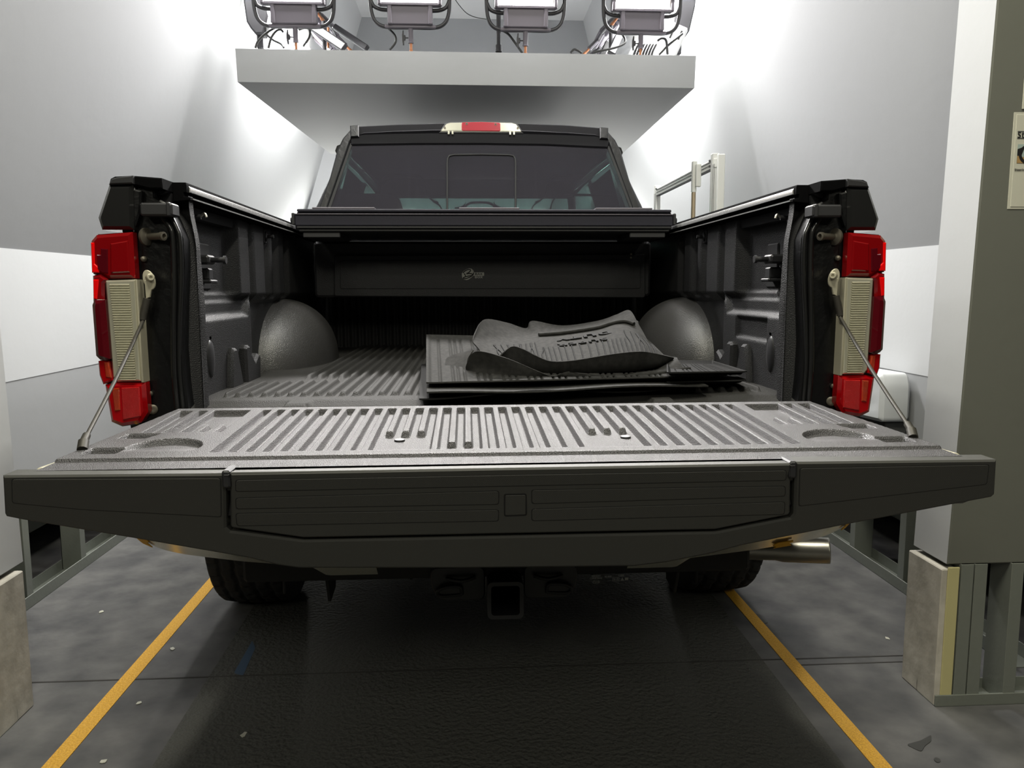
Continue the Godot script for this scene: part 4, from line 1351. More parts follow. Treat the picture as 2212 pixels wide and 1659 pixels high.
func cab(t: Node) -> void:
	var rp := rear_plane()
	var h := holder("cab", t)
	var b := Mb.new()
	b.ext(pts([Vector2(-0.671, 0.536), Vector2(-0.667, 0.57), Vector2(-0.629, 0.614), Vector2(-0.427, 0.627), Vector2(-0.211, 0.635), Vector2(0.006, 0.64), Vector2(0.225, 0.638), Vector2(0.444, 0.631), Vector2(0.633, 0.617), Vector2(0.671, 0.581), Vector2(0.679, 0.539), Vector2(0.67, 0.502), Vector2(0.343, 0.516), Vector2(0.002, 0.519), Vector2(-0.331, 0.516), Vector2(-0.67, 0.508)]), -0.08, 0.004, 0.006, rp)
	part("roof_header", b, M.roof_paint, h)
	b = Mb.new()
	b.ext(pts([Vector2(-0.622, 0.614), Vector2(-0.672, 0.595), Vector2(-0.709, 0.549), Vector2(-0.736, 0.487), Vector2(-0.773, 0.328), Vector2(-0.826, 0.165), Vector2(-0.868, -0.007), Vector2(-0.817, -0.007), Vector2(-0.775, 0.183), Vector2(-0.671, 0.526)]), -0.10, 0.004, 0.008, rp)
	b.ext(pts([Vector2(-0.672, 0.611), Vector2(-0.627, 0.615), Vector2(-0.626, 0.549), Vector2(-0.669, 0.546)]), -0.03, 0.016, 0.005, rp)
	both("rear_pillar", b, M.jamb_paint, h)
	# the flanks curve forward from the rear pillars
	b = Mb.new()
	var rows := []
	for q in [[1.95, 0.712], [1.90, 0.733], [1.81, 0.770], [1.73, 0.805], [1.66, 0.835], [1.58, 0.862], [1.5, 0.885], [1.35, 0.90], [1.1, 0.92], [0.75, 0.92]]:
		var y: float = q[0]
		var x: float = q[1]
		var z := -2.125 - maxf(0, y - 1.5) * 0.30
		rows.append(PackedVector3Array([Vector3(-x + 0.02, y, z + 0.004), Vector3(-x + 0.004, y, z), Vector3(-x - 0.006, y, z - 0.012), Vector3(-x - 0.014, y, z - 0.035), Vector3(-x - 0.022, y, z - 0.08), Vector3(-x - 0.03, y, z - 0.16)]))
	b.grid(rows)
	both("rear_flank", b, M.black_paint, h)
	# roof
	b = Mb.new()
	rows = []
	for z in [-2.275, -2.30, -2.36, -2.5, -3.0, -3.6, -4.05]:
		var row := PackedVector3Array()
		for x in [-0.75, -0.735, -0.71, -0.68, -0.64, -0.6, -0.45, -0.25, 0.0, 0.25, 0.45, 0.6, 0.64, 0.68, 0.71, 0.735, 0.75]:
			var y: float = 2.082 - 0.055 * x * x - 3.2 * pow(maxf(0, absf(x) - 0.60), 1.8)
			row.append(Vector3(x, y - (0.012 if z > -2.28 else 0.0) + 0.02 * sin(PI * clampf((-z - 2.3) / 1.8, 0, 1)), z))
		rows.append(row)
	rows.reverse()
	b.sheet(flip_rows(rows), 0.03)
	part("roof", b, M.roof_paint, h)
	# sides: pillars and dark glass
	for q in [[-2.28, -2.42, -2.56, -2.52], [-3.18, -3.3, -3.32, -3.2]]:
		b = Mb.new()
		b.ext(pts([Vector2(-q[0], 1.95), Vector2(-q[1], 1.95), Vector2(-q[2], 1.46), Vector2(-q[3], 1.46)]), -0.02, 0.03, 0.004, Transform3D(Basis(Vector3(0, 0, -1), Vector3(0.33, 0.94, 0), Vector3(0.94, -0.33, 0)), Vector3(-0.88 - 0.33 * 1.5, 1.5 - 0.94 * 1.5, 0)))
		both("side_pillar", b, M.black_paint, h)
	b = Mb.new()
	b.tube(PackedVector3Array([Vector3(-0.70, 1.985, -4.02), Vector3(-0.86, 1.5, -4.72)]), 0.035)
	b.tube(PackedVector3Array([Vector3(-0.72, 1.965, -2.3), Vector3(-0.72, 1.985, -3.2), Vector3(-0.70, 1.985, -4.05)]), 0.035)
	both("side_frame", b, M.black_paint, h)
	b = Mb.new()
	b.sheet([PackedVector3Array([Vector3(-0.885, 1.5, -4.6), Vector3(-0.885, 1.5, -2.35)]), PackedVector3Array([Vector3(-0.73, 1.96, -4.0), Vector3(-0.73, 1.95, -2.35)])], 0.004)
	both("side_glass", b, M.green_glass, h)
	b = Mb.new()
	b.sheet([PackedVector3Array([Vector3(-0.86, 1.48, -4.74), Vector3(0.86, 1.48, -4.74)]), PackedVector3Array([Vector3(-0.71, 1.99, -4.04), Vector3(0.71, 1.99, -4.04)])], 0.005)
	part("windscreen", b, M.green_glass, h)
	# body under the windows, with the bonnet
	b = Mb.new()
	b.ext(pts([Vector2(2.16, 0.62), Vector2(5.8, 0.62), Vector2(5.85, 0.8), Vector2(5.82, 1.30), Vector2(5.6, 1.38), Vector2(4.75, 1.47), Vector2(2.16, 1.5)]), -0.915, 0.915, 0.03, axis("x"))
	part("lower_body", b, M.black_paint, h)
	b = Mb.new()
	b.ext(pts([Vector2(-0.671, 0.521), Vector2(-0.331, 0.529), Vector2(0.002, 0.534), Vector2(0.344, 0.531), Vector2(0.675, 0.515), Vector2(0.781, 0.187), Vector2(0.825, 0.043), Vector2(-0.819, 0.042), Vector2(-0.775, 0.183)]), -0.010, -0.005, 0.0, rp)
	var gl := part("rear_window", b, M.glass, h)
	gl.set_meta("label", "tinted rear window")
	b = Mb.new()
	var fr := [Vector2(-0.176, 0.042), Vector2(-0.174, 0.414), Vector2(-0.171, 0.44), Vector2(-0.162, 0.455), Vector2(-0.14, 0.461), Vector2(0.004, 0.464), Vector2(0.148, 0.462), Vector2(0.17, 0.457), Vector2(0.179, 0.44), Vector2(0.181, 0.416), Vector2(0.173, 0.043)]
	var run := PackedVector3Array()
	for q in fr:
		run.append(rp * Vector3(q.x, q.y, -0.004))
	b.tube(run, 0.0052, 8)
	part("sliding_pane_frame", b, M.rubber, h)
	b = Mb.new()
	for q in [[Vector2(-0.671, 0.521), Vector2(-0.775, 0.183), Vector2(-0.819, 0.042), Vector2(-0.802, 0.042), Vector2(-0.761, 0.183), Vector2(-0.659, 0.521)], [Vector2(0.675, 0.515), Vector2(0.781, 0.187), Vector2(0.825, 0.043), Vector2(0.808, 0.043), Vector2(0.766, 0.187), Vector2(0.663, 0.515)]]:
		b = Mb.new()
		b.ext(pts(q), -0.004, 0.0, 0.0, rp)
		part("glass_border", b, M.rubber, h)
	# high brake lamp
	b = Mb.new()
	b.ext(pts([Vector2(-0.216, 0.576), Vector2(-0.185, 0.628), Vector2(-0.158, 0.637), Vector2(0.006, 0.643), Vector2(0.166, 0.639), Vector2(0.195, 0.629), Vector2(0.226, 0.577)]), -0.01, 0.009, 0.002, rp)
	part("brake_lamp_housing", b, M.black_plastic, h)
	b = Mb.new()
	b.ext(pts([Vector2(-0.209, 0.582), Vector2(-0.177, 0.625), Vector2(-0.156, 0.632), Vector2(0.006, 0.637), Vector2(0.164, 0.634), Vector2(0.188, 0.626), Vector2(0.216, 0.583)]), 0.0, 0.014, 0.003, rp)
	for x in [-0.165, -0.145, 0.155, 0.175]:
		b.box(Vector3(x, 0.575, 0.013), Vector3(0.009, 0.018, 0.006), 0.001, rp)
	part("cargo_lamp_lens", b, M.clear_lens, h)
	b = Mb.new()
	b.ext(soften(pts([Vector2(-0.098, 0.633), Vector2(0.006, 0.636), Vector2(0.105, 0.633), Vector2(0.105, 0.585), Vector2(0.005, 0.585), Vector2(-0.098, 0.585)]), 0.008), 0.0, 0.0165, 0.003, rp)
	part("high_brake_lens", b, M.brake_red, h)
	b = Mb.new()
	for q in [Vector2(-0.185, 0.602), Vector2(-0.071, 0.624), Vector2(0.079, 0.622), Vector2(0.195, 0.603)]:
		b = Mb.new()
		b.lathe(pts([Vector2(0.006, 0), Vector2(0.006, 0.003), Vector2(0.004, 0.003), Vector2(0.003, 0.001), Vector2(0, 0.001)]), 10, rp * along(Vector3(0, 0, 1), Vector3(q.x, q.y, 0.0155)), true)
		part("lamp_screw", b, M.dull_steel, h)
	b = Mb.new()
	b.span(Vector3(-0.71, 1.915, -4.02), Vector3(0.71, 2.04, -3.9), 0.01)
	part("windscreen_header", b, M.upholstery, h)
	b = Mb.new()
	b.ext(pts([Vector2(2.42, 1.93), Vector2(3.25, 1.93), Vector2(3.3, 1.5), Vector2(2.56, 1.5)]), -0.005, 0.005, 0.002, Transform3D(Basis(Vector3(0, 0, -1), Vector3(0.33, 0.94, 0), Vector3(0.94, -0.33, 0)), Vector3(-0.86 - 0.33 * 1.5, 1.5 - 0.94 * 1.5, 0)))
	both("rear_door_trim", b, M.upholstery, h)
	# seats seen through the glass
	var seats := [[Vector3(-0.619, 1.652, -2.62), 0.30, 0.30], [Vector3(0.001, 1.692, -2.62), 0.145, 0.12], [Vector3(0.62, 1.654, -2.62), 0.36, 0.30]]
	for q in seats:
		b = Mb.new()
		var at: Vector3 = q[0]
		b.ext(soften(pts([Vector2(-q[1], -0.4), Vector2(q[1], -0.4), Vector2(q[1], 0.02), Vector2(q[1] * 0.6, 0.02), Vector2(q[1] * 0.55, q[2] * 0.45), Vector2(-q[1] * 0.55, q[2] * 0.45), Vector2(-q[1] * 0.6, 0.02), Vector2(-q[1], 0.02)]), 0.06), -0.08, 0.0, 0.006, Transform3D(Basis.IDENTITY, at))
		part("rear_seat", b, M.upholstery, h)
	for q in [[Vector3(-0.487, 1.86, -3.3), 0.27], [Vector3(0.607, 1.864, -3.3), 0.27]]:
		b = Mb.new()
		var at: Vector3 = q[0]
		b.ext(soften(pts([Vector2(-q[1], -0.6), Vector2(q[1], -0.6), Vector2(q[1] * 0.95, -0.05), Vector2(0.16, -0.03), Vector2(0.14, 0.13), Vector2(-0.14, 0.13), Vector2(-0.16, -0.03), Vector2(-q[1] * 0.95, -0.05)]), 0.07), -0.1, 0.0, 0.006, Transform3D(Basis.IDENTITY, at))
		part("front_seat", b, M.upholstery, h)


func flip_rows(rows: Array) -> Array:   # the same sheet seen from the other side
	var o := rows.duplicate()
	o.reverse()
	return o


func bumper_point(x: float, w: float) -> Vector3:   # w 0 at the lower edge, 1 at the top
	var ax := absf(x)
	var low := 0.575
	for q in [[0.42, 0.575], [0.455, 0.597], [0.62, 0.615], [0.80, 0.642], [0.86, 0.655], [0.90, 0.676], [0.93, 0.70], [1.0, 0.72]]:
		if ax <= q[0]:
			break
		low = q[1]
	var tab := [[0.0, 0.575], [0.42, 0.575], [0.455, 0.597], [0.62, 0.615], [0.80, 0.642], [0.86, 0.655], [0.90, 0.676], [0.93, 0.70], [1.0, 0.72]]
	for k in tab.size() - 1:
		if ax >= tab[k][0] and ax <= tab[k + 1][0]:
			low = lerpf(tab[k][1], tab[k + 1][1], (ax - tab[k][0]) / (tab[k + 1][0] - tab[k][0]))
	var z := 0.16 - 2.2 * pow(maxf(0.0, ax - 0.72), 2.0) - 0.035 * pow(1.0 - w, 2.5) + 0.02 * sin(PI * w)
	return Vector3(x, lerpf(low, 0.80, w), z)


func underbody(t: Node) -> void:
	var h := holder("bumper", t)
	var b := Mb.new()
	var rows := []
	for r in 17:
		var row := PackedVector3Array()
		for c in 61:
			row.append(bumper_point(-0.97 + (0.97 - 0.30 - 0.02 * r / 16.0) * c / 60.0, r / 16.0))
		rows.append(row)
	b.sheet(rows, 0.006)
	both("chrome_wing", b, M.chrome, h)
	b = Mb.new()
	b.span(Vector3(-0.32, 0.585, -0.02), Vector3(0.32, 0.78, 0.12), 0.01)
	part("centre_step", b, M.chassis, h)
	for s in [[-0.885, -0.835, 0.0, 0.16], [0.66, 0.70, 0.0, 0.1], [0.845, 0.90, 0.0, 0.4]]:
		b = Mb.new()
		rows = []
		for r in 5:
			var row := PackedVector3Array()
			for c in 5:
				var q := bumper_point(lerpf(s[0] + 0.006 * sin(r * 2.0), s[1] + 0.006 * sin(r * 2.0 + 1.0), c / 4.0), lerpf(s[2], s[3], r / 4.0))
				row.append(q + Vector3(0, -0.003, 0.005))
			rows.append(row)
		b.sheet(rows, 0.002)
		part("yellow_tape", b, M.tape, h)
	# hitch receiver with its cross beam
	h = holder("hitch", t)
	b = Mb.new()
	b.span(Vector3(-0.66, 0.505, -0.12), Vector3(0.66, 0.60, -0.02), 0.008)
	for s in [[-0.45, 0.445], [-0.235, 0.5], [0.245, 0.5], [0.47, 0.445]]:
		b.ext(pts([Vector2(-0.02, 0.62), Vector2(0.16, 0.62), Vector2(0.14, s[1]), Vector2(0.06, s[1] - 0.01)]), s[0] - 0.004, s[0] + 0.004, 0.001, axis("x"))
	part("beam", b, M.chassis, h)
	b = Mb.new()
	var ro := rrect(0.092, 0.097, 0.014)
	var ri := rrect(0.072, 0.077, 0.008)
	var c0: Vector3 = Vector3(0.008, 0.47, 0.05)
	for k in ro.size():
		var k1 := (k + 1) % ro.size()
		for e in [[ro, ri, 0.05, 0.05], [ri, ri, 0.05, -0.25], [ro, ro, -0.25, 0.05]]:
			b.quad(Vector3(c0.x + e[0][k].x, c0.y + e[0][k].y, e[2]), Vector3(c0.x + e[0][k1].x, c0.y + e[0][k1].y, e[2]), Vector3(c0.x + e[1][k1].x, c0.y + e[1][k1].y, e[3]), Vector3(c0.x + e[1][k].x, c0.y + e[1][k].y, e[3]))
	b.span(c0 + Vector3(-0.04, -0.042, -0.32), c0 + Vector3(0.04, 0.042, -0.25), 0)
	part("receiver", flip_wound(b), M.black_plastic, h)
	for s in [-1.0, 1.0]:
		b = Mb.new()
		b.ext(soften(pts([Vector2(c0.x + s * 0.05, c0.y - 0.02), Vector2(c0.x + s * 0.17, c0.y - 0.02), Vector2(c0.x + s * 0.19, c0.y + 0.02), Vector2(c0.x + s * 0.19, c0.y + 0.07), Vector2(c0.x + s * 0.05, c0.y + 0.07)]), 0.02), -0.02, -0.008, 0.003)
		b.tube(path([Vector3(c0.x + s * 0.075, c0.y + 0.045, 0.0), Vector3(c0.x + s * 0.11, c0.y + 0.04, 0.012), Vector3(c0.x + s * 0.15, c0.y + 0.043, 0.0)], 5), 0.005, 7)
		b.tube(path([Vector3(c0.x + s * 0.11, c0.y - 0.004, -0.01), Vector3(c0.x + s * 0.115, c0.y + 0.02, 0.0), Vector3(c0.x + s * 0.15, c0.y + 0.022, 0.004), Vector3(c0.x + s * 0.172, c0.y + 0.01, 0.0), Vector3(c0.x + s * 0.165, c0.y - 0.006, -0.008), Vector3(c0.x + s * 0.11, c0.y - 0.004, -0.01)], 5), 0.005, 7)
		part("chain_loop", b, M.black_plastic, h)
	# rating label on the beam
	var at: Vector3 = Vector3(0.249, 0.497, -0.018)
	var lf := func(dx: float, dy: float) -> Transform3D: return Transform3D(Basis.IDENTITY, at + Vector3(dx, dy, 0.0))
	text("label_text", "WEIGHT", 0.0062, 0.0004, M.decal, h, lf.call(0, 0.006))
	text("label_text", "CARRYING", 0.0062, 0.0004, M.decal, h, lf.call(0, 0.0))
	text("label_text", "18,000", 0.006, 0.0004, M.decal, h, lf.call(0.031, 0.0035))
	text("label_text", "1,800", 0.006, 0.0004, M.decal, h, lf.call(0.066, 0.0055))
	text("label_text", "V-5", 0.009, 0.0004, M.decal, h, lf.call(0.052, -0.004))
	text("label_text", "Ford", 0.007, 0.0004, M.decal, h, lf.call(0.0, -0.010))
	b = Mb.new()
	for q in [[ring(0.010, 0.0052), Vector2(0, -0.010)], [rrect(0.018, 0.011, 0.001), Vector2(0.052, -0.004)]]:
		var oo: PackedVector2Array = q[0]
		for k in oo.size():
			var k1 := (k + 1) % oo.size()
			var i0: Vector2 = oo[k] * 0.88
			var i1: Vector2 = oo[k1] * 0.88
			b.quad(at + Vector3(oo[k].x + q[1].x, oo[k].y + q[1].y, 0.0005), at + Vector3(oo[k1].x + q[1].x, oo[k1].y + q[1].y, 0.0005), at + Vector3(i1.x + q[1].x, i1.y + q[1].y, 0.0005), at + Vector3(i0.x + q[1].x, i0.y + q[1].y, 0.0005))
	b.quad(at + Vector3(0.064, -0.008, 0.0005), at + Vector3(0.074, -0.008, 0.0005), at + Vector3(0.069, 0.001, 0.0005), at + Vector3(0.069, 0.001, 0.0005))
	b.quad(at + Vector3(0.076, -0.007, 0.0005), at + Vector3(0.085, -0.007, 0.0005), at + Vector3(0.085, 0.0, 0.0005), at + Vector3(0.076, 0.0, 0.0005))
	part("label_mark", flip_wound(b), M.decal, h)
	# frame, axle
	h = holder("chassis", t)
	for s in [-1.0, 1.0]:
		b = Mb.new()
		b.span(Vector3(s * 0.55 - 0.04, 0.60, -5.5), Vector3(s * 0.55 + 0.04, 0.76, -0.02), 0.01)
		b.span(Vector3(s * 0.62 - 0.05, 0.50, -1.9), Vector3(s * 0.62 + 0.03, 0.56, -0.5), 0.01)
		part("frame_rail", b, M.chassis, h)
	b = Mb.new()
	b.span(Vector3(-0.8, 0.76, -2.0), Vector3(0.8, 0.86, -0.05), 0.01)
	part("bed_pan", b, M.chassis, h)
	b = Mb.new()
	b.tube(PackedVector3Array([Vector3(-0.78, 0.405, -1.2), Vector3(0.78, 0.405, -1.2)]), 0.055, 14)
	b.lathe(pts([Vector2(0, -0.18), Vector2(0.12, -0.16), Vector2(0.19, -0.06), Vector2(0.2, 0), Vector2(0.19, 0.06), Vector2(0.12, 0.16), Vector2(0, 0.18)]), 20, along(Vector3(0, 0, 1), Vector3(0, 0.405, -1.2)))
	part("axle", b, M.chassis, h)
	b = Mb.new()
	b.span(Vector3(-0.71, 0.23, -0.70), Vector3(-0.70, 0.62, -0.64), 0.002)
	both("bracket", b, M.chassis, h)
	# wheels
	for s in 2:
		for z in [-1.22, -5.0]:
			var w := holder("wheel", t)
			var y := tyre()
			var xf := Transform3D(Basis(Vector3(0, 0, 1), PI / 2), Vector3(-0.905 if s == 0 else 0.905, 0.402, z))
			var o := Mb.new()
			o.add(y, xf)
			part("tyre", o, M.tyre, w)
			o = Mb.new()
			o.lathe(pts([Vector2(0.05, -0.09), Vector2(0.24, -0.10), Vector2(0.24, 0.10), Vector2(0.12, 0.06), Vector2(0.05, 0.07), Vector2(0, 0.07)]), 28, xf)
			part("rim", o, M.steel, w)
	# exhaust
	b = Mb.new()
	var e0: Vector3 = Vector3(0.796, 0.521, -0.14)
	var e1: Vector3 = Vector3(0.912, 0.528, -0.1)
	var ax := e1 - e0
	b.lathe(pts([Vector2(0.031, -0.5), Vector2(0.031, -0.02), Vector2(0.035, 0.0), Vector2(0.036, ax.length() - 0.004), Vector2(0.0355, ax.length()), Vector2(0.033, ax.length()), Vector2(0.032, ax.length() - 0.02), Vector2(0.031, 0.0)]), 28, along(ax, e0))
	var ex := part("exhaust_pipe", b, M.steel, t)
	ex.set_meta("label", "steel exhaust tip")


func tyre() -> Mb:
	var b := Mb.new()
	var prof := [[-0.125, 0.24], [-0.138, 0.28], [-0.140, 0.33], [-0.134, 0.37], [-0.128, 0.386]]
	var n := 34
	var rows := []
	for q in prof:
		rows.append([q[0], q[1]])
	for k in n + 1:
		var w := -0.120 + 0.24 * k / n
		rows.append([w, 0.402 - 0.7 * w * w])
	for k in prof.size():
		var q: Array = prof[prof.size() - 1 - k]
		rows.append([-q[0], q[1]])
	var g := []
	var seg := 240
	for q in rows:
		var row := PackedVector3Array()
		for s in seg:
			var a := TAU * s / seg
			var r: float = q[1]
			var w: float = q[0]
			if r > 0.36:
				var cut := 0.0
				for gx in [-0.082, -0.03, 0.03, 0.082]:
					cut = maxf(cut, sm(0.008, 0.004, absf(w - gx - 0.003 * sin(a * 30.0))))
				var band := floorf((w + 0.12) / 0.05)
				var ph := fposmod(a * 40.0 / TAU + band * 0.37 + w * 3.5, 1.0)
				cut = maxf(cut, sm(0.2, 0.12, absf(ph - 0.5) * 2.0) * (0.9 if absf(w) > 0.085 else 0.55))
				r -= 0.010 * cut
			row.append(Vector3(r * cos(a), w, -r * sin(a)))
		g.append(row)
	b.grid(g, false, true)
	return b

func cargo() -> void:
	folding_cover()
	storage_box()
	flat_mats()
	curled_mats()


func folding_cover() -> void:
	var t := thing("tonneau_cover", "black folding bed cover stacked against the cab over the truck bed", "bed cover", Vector3.ZERO)
	var b := Mb.new()
	b.span(Vector3(-0.745, 1.4955, -1.86), Vector3(0.745, 1.5425, -1.205), 0.004)
	part("lower_panel", b, M.matte_black, t)
	b = Mb.new()
	b.span(Vector3(-0.737, 1.5425, -1.86), Vector3(0.739, 1.549, -1.212), 0.002)
	b.span(Vector3(-0.735, 1.549, -1.86), Vector3(0.737, 1.5605, -1.202), 0.003)
	part("upper_panel", b, M.matte_black, t)
	b = Mb.new()
	b.span(Vector3(-0.742, 1.5385, -1.206), Vector3(0.742, 1.5425, -1.199), 0.001)
	part("edge_bead", b, M.lamp_grey, t)
	b = Mb.new()
	b.span(Vector3(-0.74, 1.4865, -1.86), Vector3(0.74, 1.4955, -1.207), 0.002)
	b.span(Vector3(-0.735, 1.474, -1.85), Vector3(0.735, 1.4865, -1.215), 0.004)
	part("hinge_strip", b, M.black_plastic, t)
	for s in [[-0.678, -0.436], [-0.108, 0.131], [0.434, 0.662]]:
		b = Mb.new()
		b.span(Vector3(s[0], 1.5605, -1.30), Vector3(s[1], 1.568, -1.21), 0.002)
		part("bumper_strip", b, M.lamp_grey, t)
	b = Mb.new()
	b.span(Vector3(-0.757, 1.50, -1.30), Vector3(-0.745, 1.546, -1.203), 0.003)
	b.lathe(pts([Vector2(0, 0), Vector2(0.012, 0), Vector2(0.010, 0.008), Vector2(0, 0.009)]), 12, along(Vector3(-1, 0, 0), Vector3(-0.757, 1.52, -1.23)))
	both("end_cap", b, M.black_plastic, t)
	b = Mb.new()
	b.span(Vector3(-0.72, 1.452, -1.5), Vector3(-0.575, 1.474, -1.225), 0.003)
	both("clamp_pad", b, M.black_plastic, t)


func storage_box() -> void:
	var t := thing("storage_box", "long black plastic box with a round white emblem across the front of the truck bed", "storage box", Vector3(0, 0, -1.6))
	var b := Mb.new()
	b.span(Vector3(-0.755, 1.215, -0.40), Vector3(0.755, 1.46, -0.02), 0.01)
	part("body", b, M.box_plastic, t)
	b = Mb.new()
	b.ext(soften(pts([Vector2(-0.662, 1.398), Vector2(0.725, 1.403), Vector2(0.728, 1.208), Vector2(-0.667, 1.22)]), 0.012), -0.02, 0.0, 0.003)
	part("lid", b, M.box_plastic, t)
	b = Mb.new()
	b.ext(soften(pts([Vector2(-0.636, 1.376), Vector2(0.704, 1.378), Vector2(0.706, 1.248), Vector2(-0.64, 1.252)]), 0.012), 0.0, 0.004, 0.002)
	part("lid_panel", b, M.box_plastic, t)
	b = Mb.new()
	for q in [Vector2(0.66, 1.403), Vector2(0.66, 1.388)]:
		b = Mb.new()
		b.lathe(pts([Vector2(0.005, 0), Vector2(0.004, 0.003), Vector2(0, 0.004)]), 10, along(Vector3(0, 0, 1), Vector3(q.x, q.y, 0.002)))
		part("rivet", b, M.zinc, t)
	# emblem: a tilted disc with a scripted B, and the two words
	var e := holder("emblem", t)
	var cx: Vector2 = Vector2(-0.074, 1.315)
	var u := 0.00209   # metres for one pixel of the photograph there
	var xf := Transform3D(Basis.IDENTITY, Vector3(cx.x, cx.y, 0.004))
	b = Mb.new()
	var blob := []
	for q in [[635, 520], [700, 440], [800, 375], [900, 345], [990, 360], [1050, 420], [1075, 500], [1070, 560], [1040, 620], [960, 690], [880, 745], [800, 768], [710, 745], [650, 690], [632, 610]]:
		blob.append(Vector2((q[0] - 855) / 17.0, -(q[1] - 557) / 17.0) * u)
	b.ext(pts(blob), 0, 0.0012, 0.0004, xf)
	part("disc", b, M.decal, e)
	b = Mb.new()
	for st in [[[675, 510], [760, 430], [860, 388], [935, 392], [945, 430], [890, 490], [800, 535]], [[800, 540], [920, 530], [1000, 550], [1015, 590], [960, 640], [850, 690], [760, 712], [690, 700], [700, 672], [820, 632], [1000, 600]], [[715, 530], [750, 580], [765, 630]]]:
		var run := []
		for q in st:
			run.append(Vector3((q[0] - 855) / 17.0 * u, -(q[1] - 557) / 17.0 * u, 0.0014))
		b.tube(path(run, 5), 0.0024, 6)
	part("script_letter", b, M.rubber, e).transform = xf
	b = Mb.new()
	b.ext(pts([Vector2(11, 3.8) * u, Vector2(34.3, 3.8) * u, Vector2(34.3, -3.4) * u, Vector2(9, -3.4) * u]), 0, 0.0012, 0.0003, xf)
	part("plate", b, M.decal, e)
	var wide := Basis.from_scale(Vector3(1.35, 1, 1))
	text("letters", "BAK", 6.6 * u, 0.0008, M.rubber, e, Transform3D(wide, xf.origin + Vector3(22.8 * u, 0.2 * u, 0.0016)))
	text("letters", "BOX", 6.4 * u, 0.0008, M.decal, e, Transform3D(wide, xf.origin + Vector3(22.8 * u, -6.4 * u, 0.0010)))


# a tray mat: a flat sheet with a raised rim, grooved lengthwise; corners a b c d run front left, front right, back right, back left
func tray(a: Vector3, b: Vector3, c: Vector3, d: Vector3, rim: float, grooves: float, depth: float, sag: Array = []) -> Mb:
	var o := Mb.new()
	var rows := []
	var nx := 240 if grooves > 0 else 40
	for r in 25:
		var v := r / 24.0
		v = clampf((v - 0.04) / 0.92, 0, 1) * 0.96 + 0.02 if r > 0 and r < 24 else v
		var row := PackedVector3Array()
		for k in nx + 1:
			var u := float(k) / nx
			var p := a.lerp(b, u).lerp(d.lerp(c, u), v)
			var e := minf(minf(u, 1 - u) * a.distance_to(b), minf(v, 1 - v) * a.distance_to(d))
			var h := rim * sm(0.016, 0.004, e)
			if grooves > 0 and e > 0.03:
				var w := fposmod(u * a.distance_to(b) / grooves, 1.0)
				var big := fposmod(u * a.distance_to(b) / (grooves * 4.0), 1.0)
				h -= depth * (1.0 if (w < 0.35 and big < 0.75) else 0.0)
			if sag:
				h += float(sag[0]) * sin(u * float(sag[1]) + float(sag[2])) * (1.0 - v)
			row.append(p + Vector3(0, h, 0))
		rows.append(row)
	o.sheet(rows, 0.004)
	return o


func flat_mats() -> void:
	var b := tray(Vector3(-0.188, 1.003, -0.072), Vector3(0.512, 1.003, -0.157), Vector3(0.572, 1.058, -0.86), Vector3(-0.226, 1.081, -0.86), 0.009, 0.017, 0.005)
	tag(part("floor_mat", b, M.mat_dusty), "large ribbed tray mat lying flat under the curled mats", "floor mat", "rubber mats in the truck bed")
	b = tray(Vector3(-0.183, 0.992, 0.008), Vector3(0.562, 0.992, -0.107), Vector3(0.56, 1.0, -0.75), Vector3(-0.22, 1.0, -0.78), 0.002, 0.0, 0.0, [0.0035, 9.0, 1.4])
	tag(part("floor_mat", b, M.mat_dusty), "thin mat with a wavy front edge, directly under the ribbed tray mat", "floor mat", "rubber mats in the truck bed")
	b = tray(Vector3(-0.202, 0.984, 0.007), Vector3(0.493, 0.982, -0.133), Vector3(0.5, 0.99, -0.75), Vector3(-0.24, 0.99, -0.78), 0.002, 0.0, 0.0, [0.006, 8.5, 4.2])
	tag(part("floor_mat", b, M.mat_rubber), "dark mat at the very bottom of the pile, its front edge bending up", "floor mat", "rubber mats in the truck bed")
	b = tray(Vector3(0.442, 1.022, -0.083), Vector3(0.695, 1.012, -0.187), Vector3(0.699, 1.012, -0.503), Vector3(0.53, 1.022, -0.428), 0.009, 0.016, 0.003)
	tag(part("floor_mat", b, M.mat_rubber), "upper of two dark tray mats beside the wheel housing", "floor mat", "rubber mats in the truck bed")
	b = tray(Vector3(0.458, 0.99, -0.143), Vector3(0.69, 0.99, -0.176), Vector3(0.732, 0.99, -0.512), Vector3(0.553, 0.99, -0.514), 0.008, 0.0, 0.0)
	tag(part("floor_mat", b, M.mat_rubber), "lower of two dark tray mats beside the wheel housing", "floor mat", "rubber mats in the truck bed")


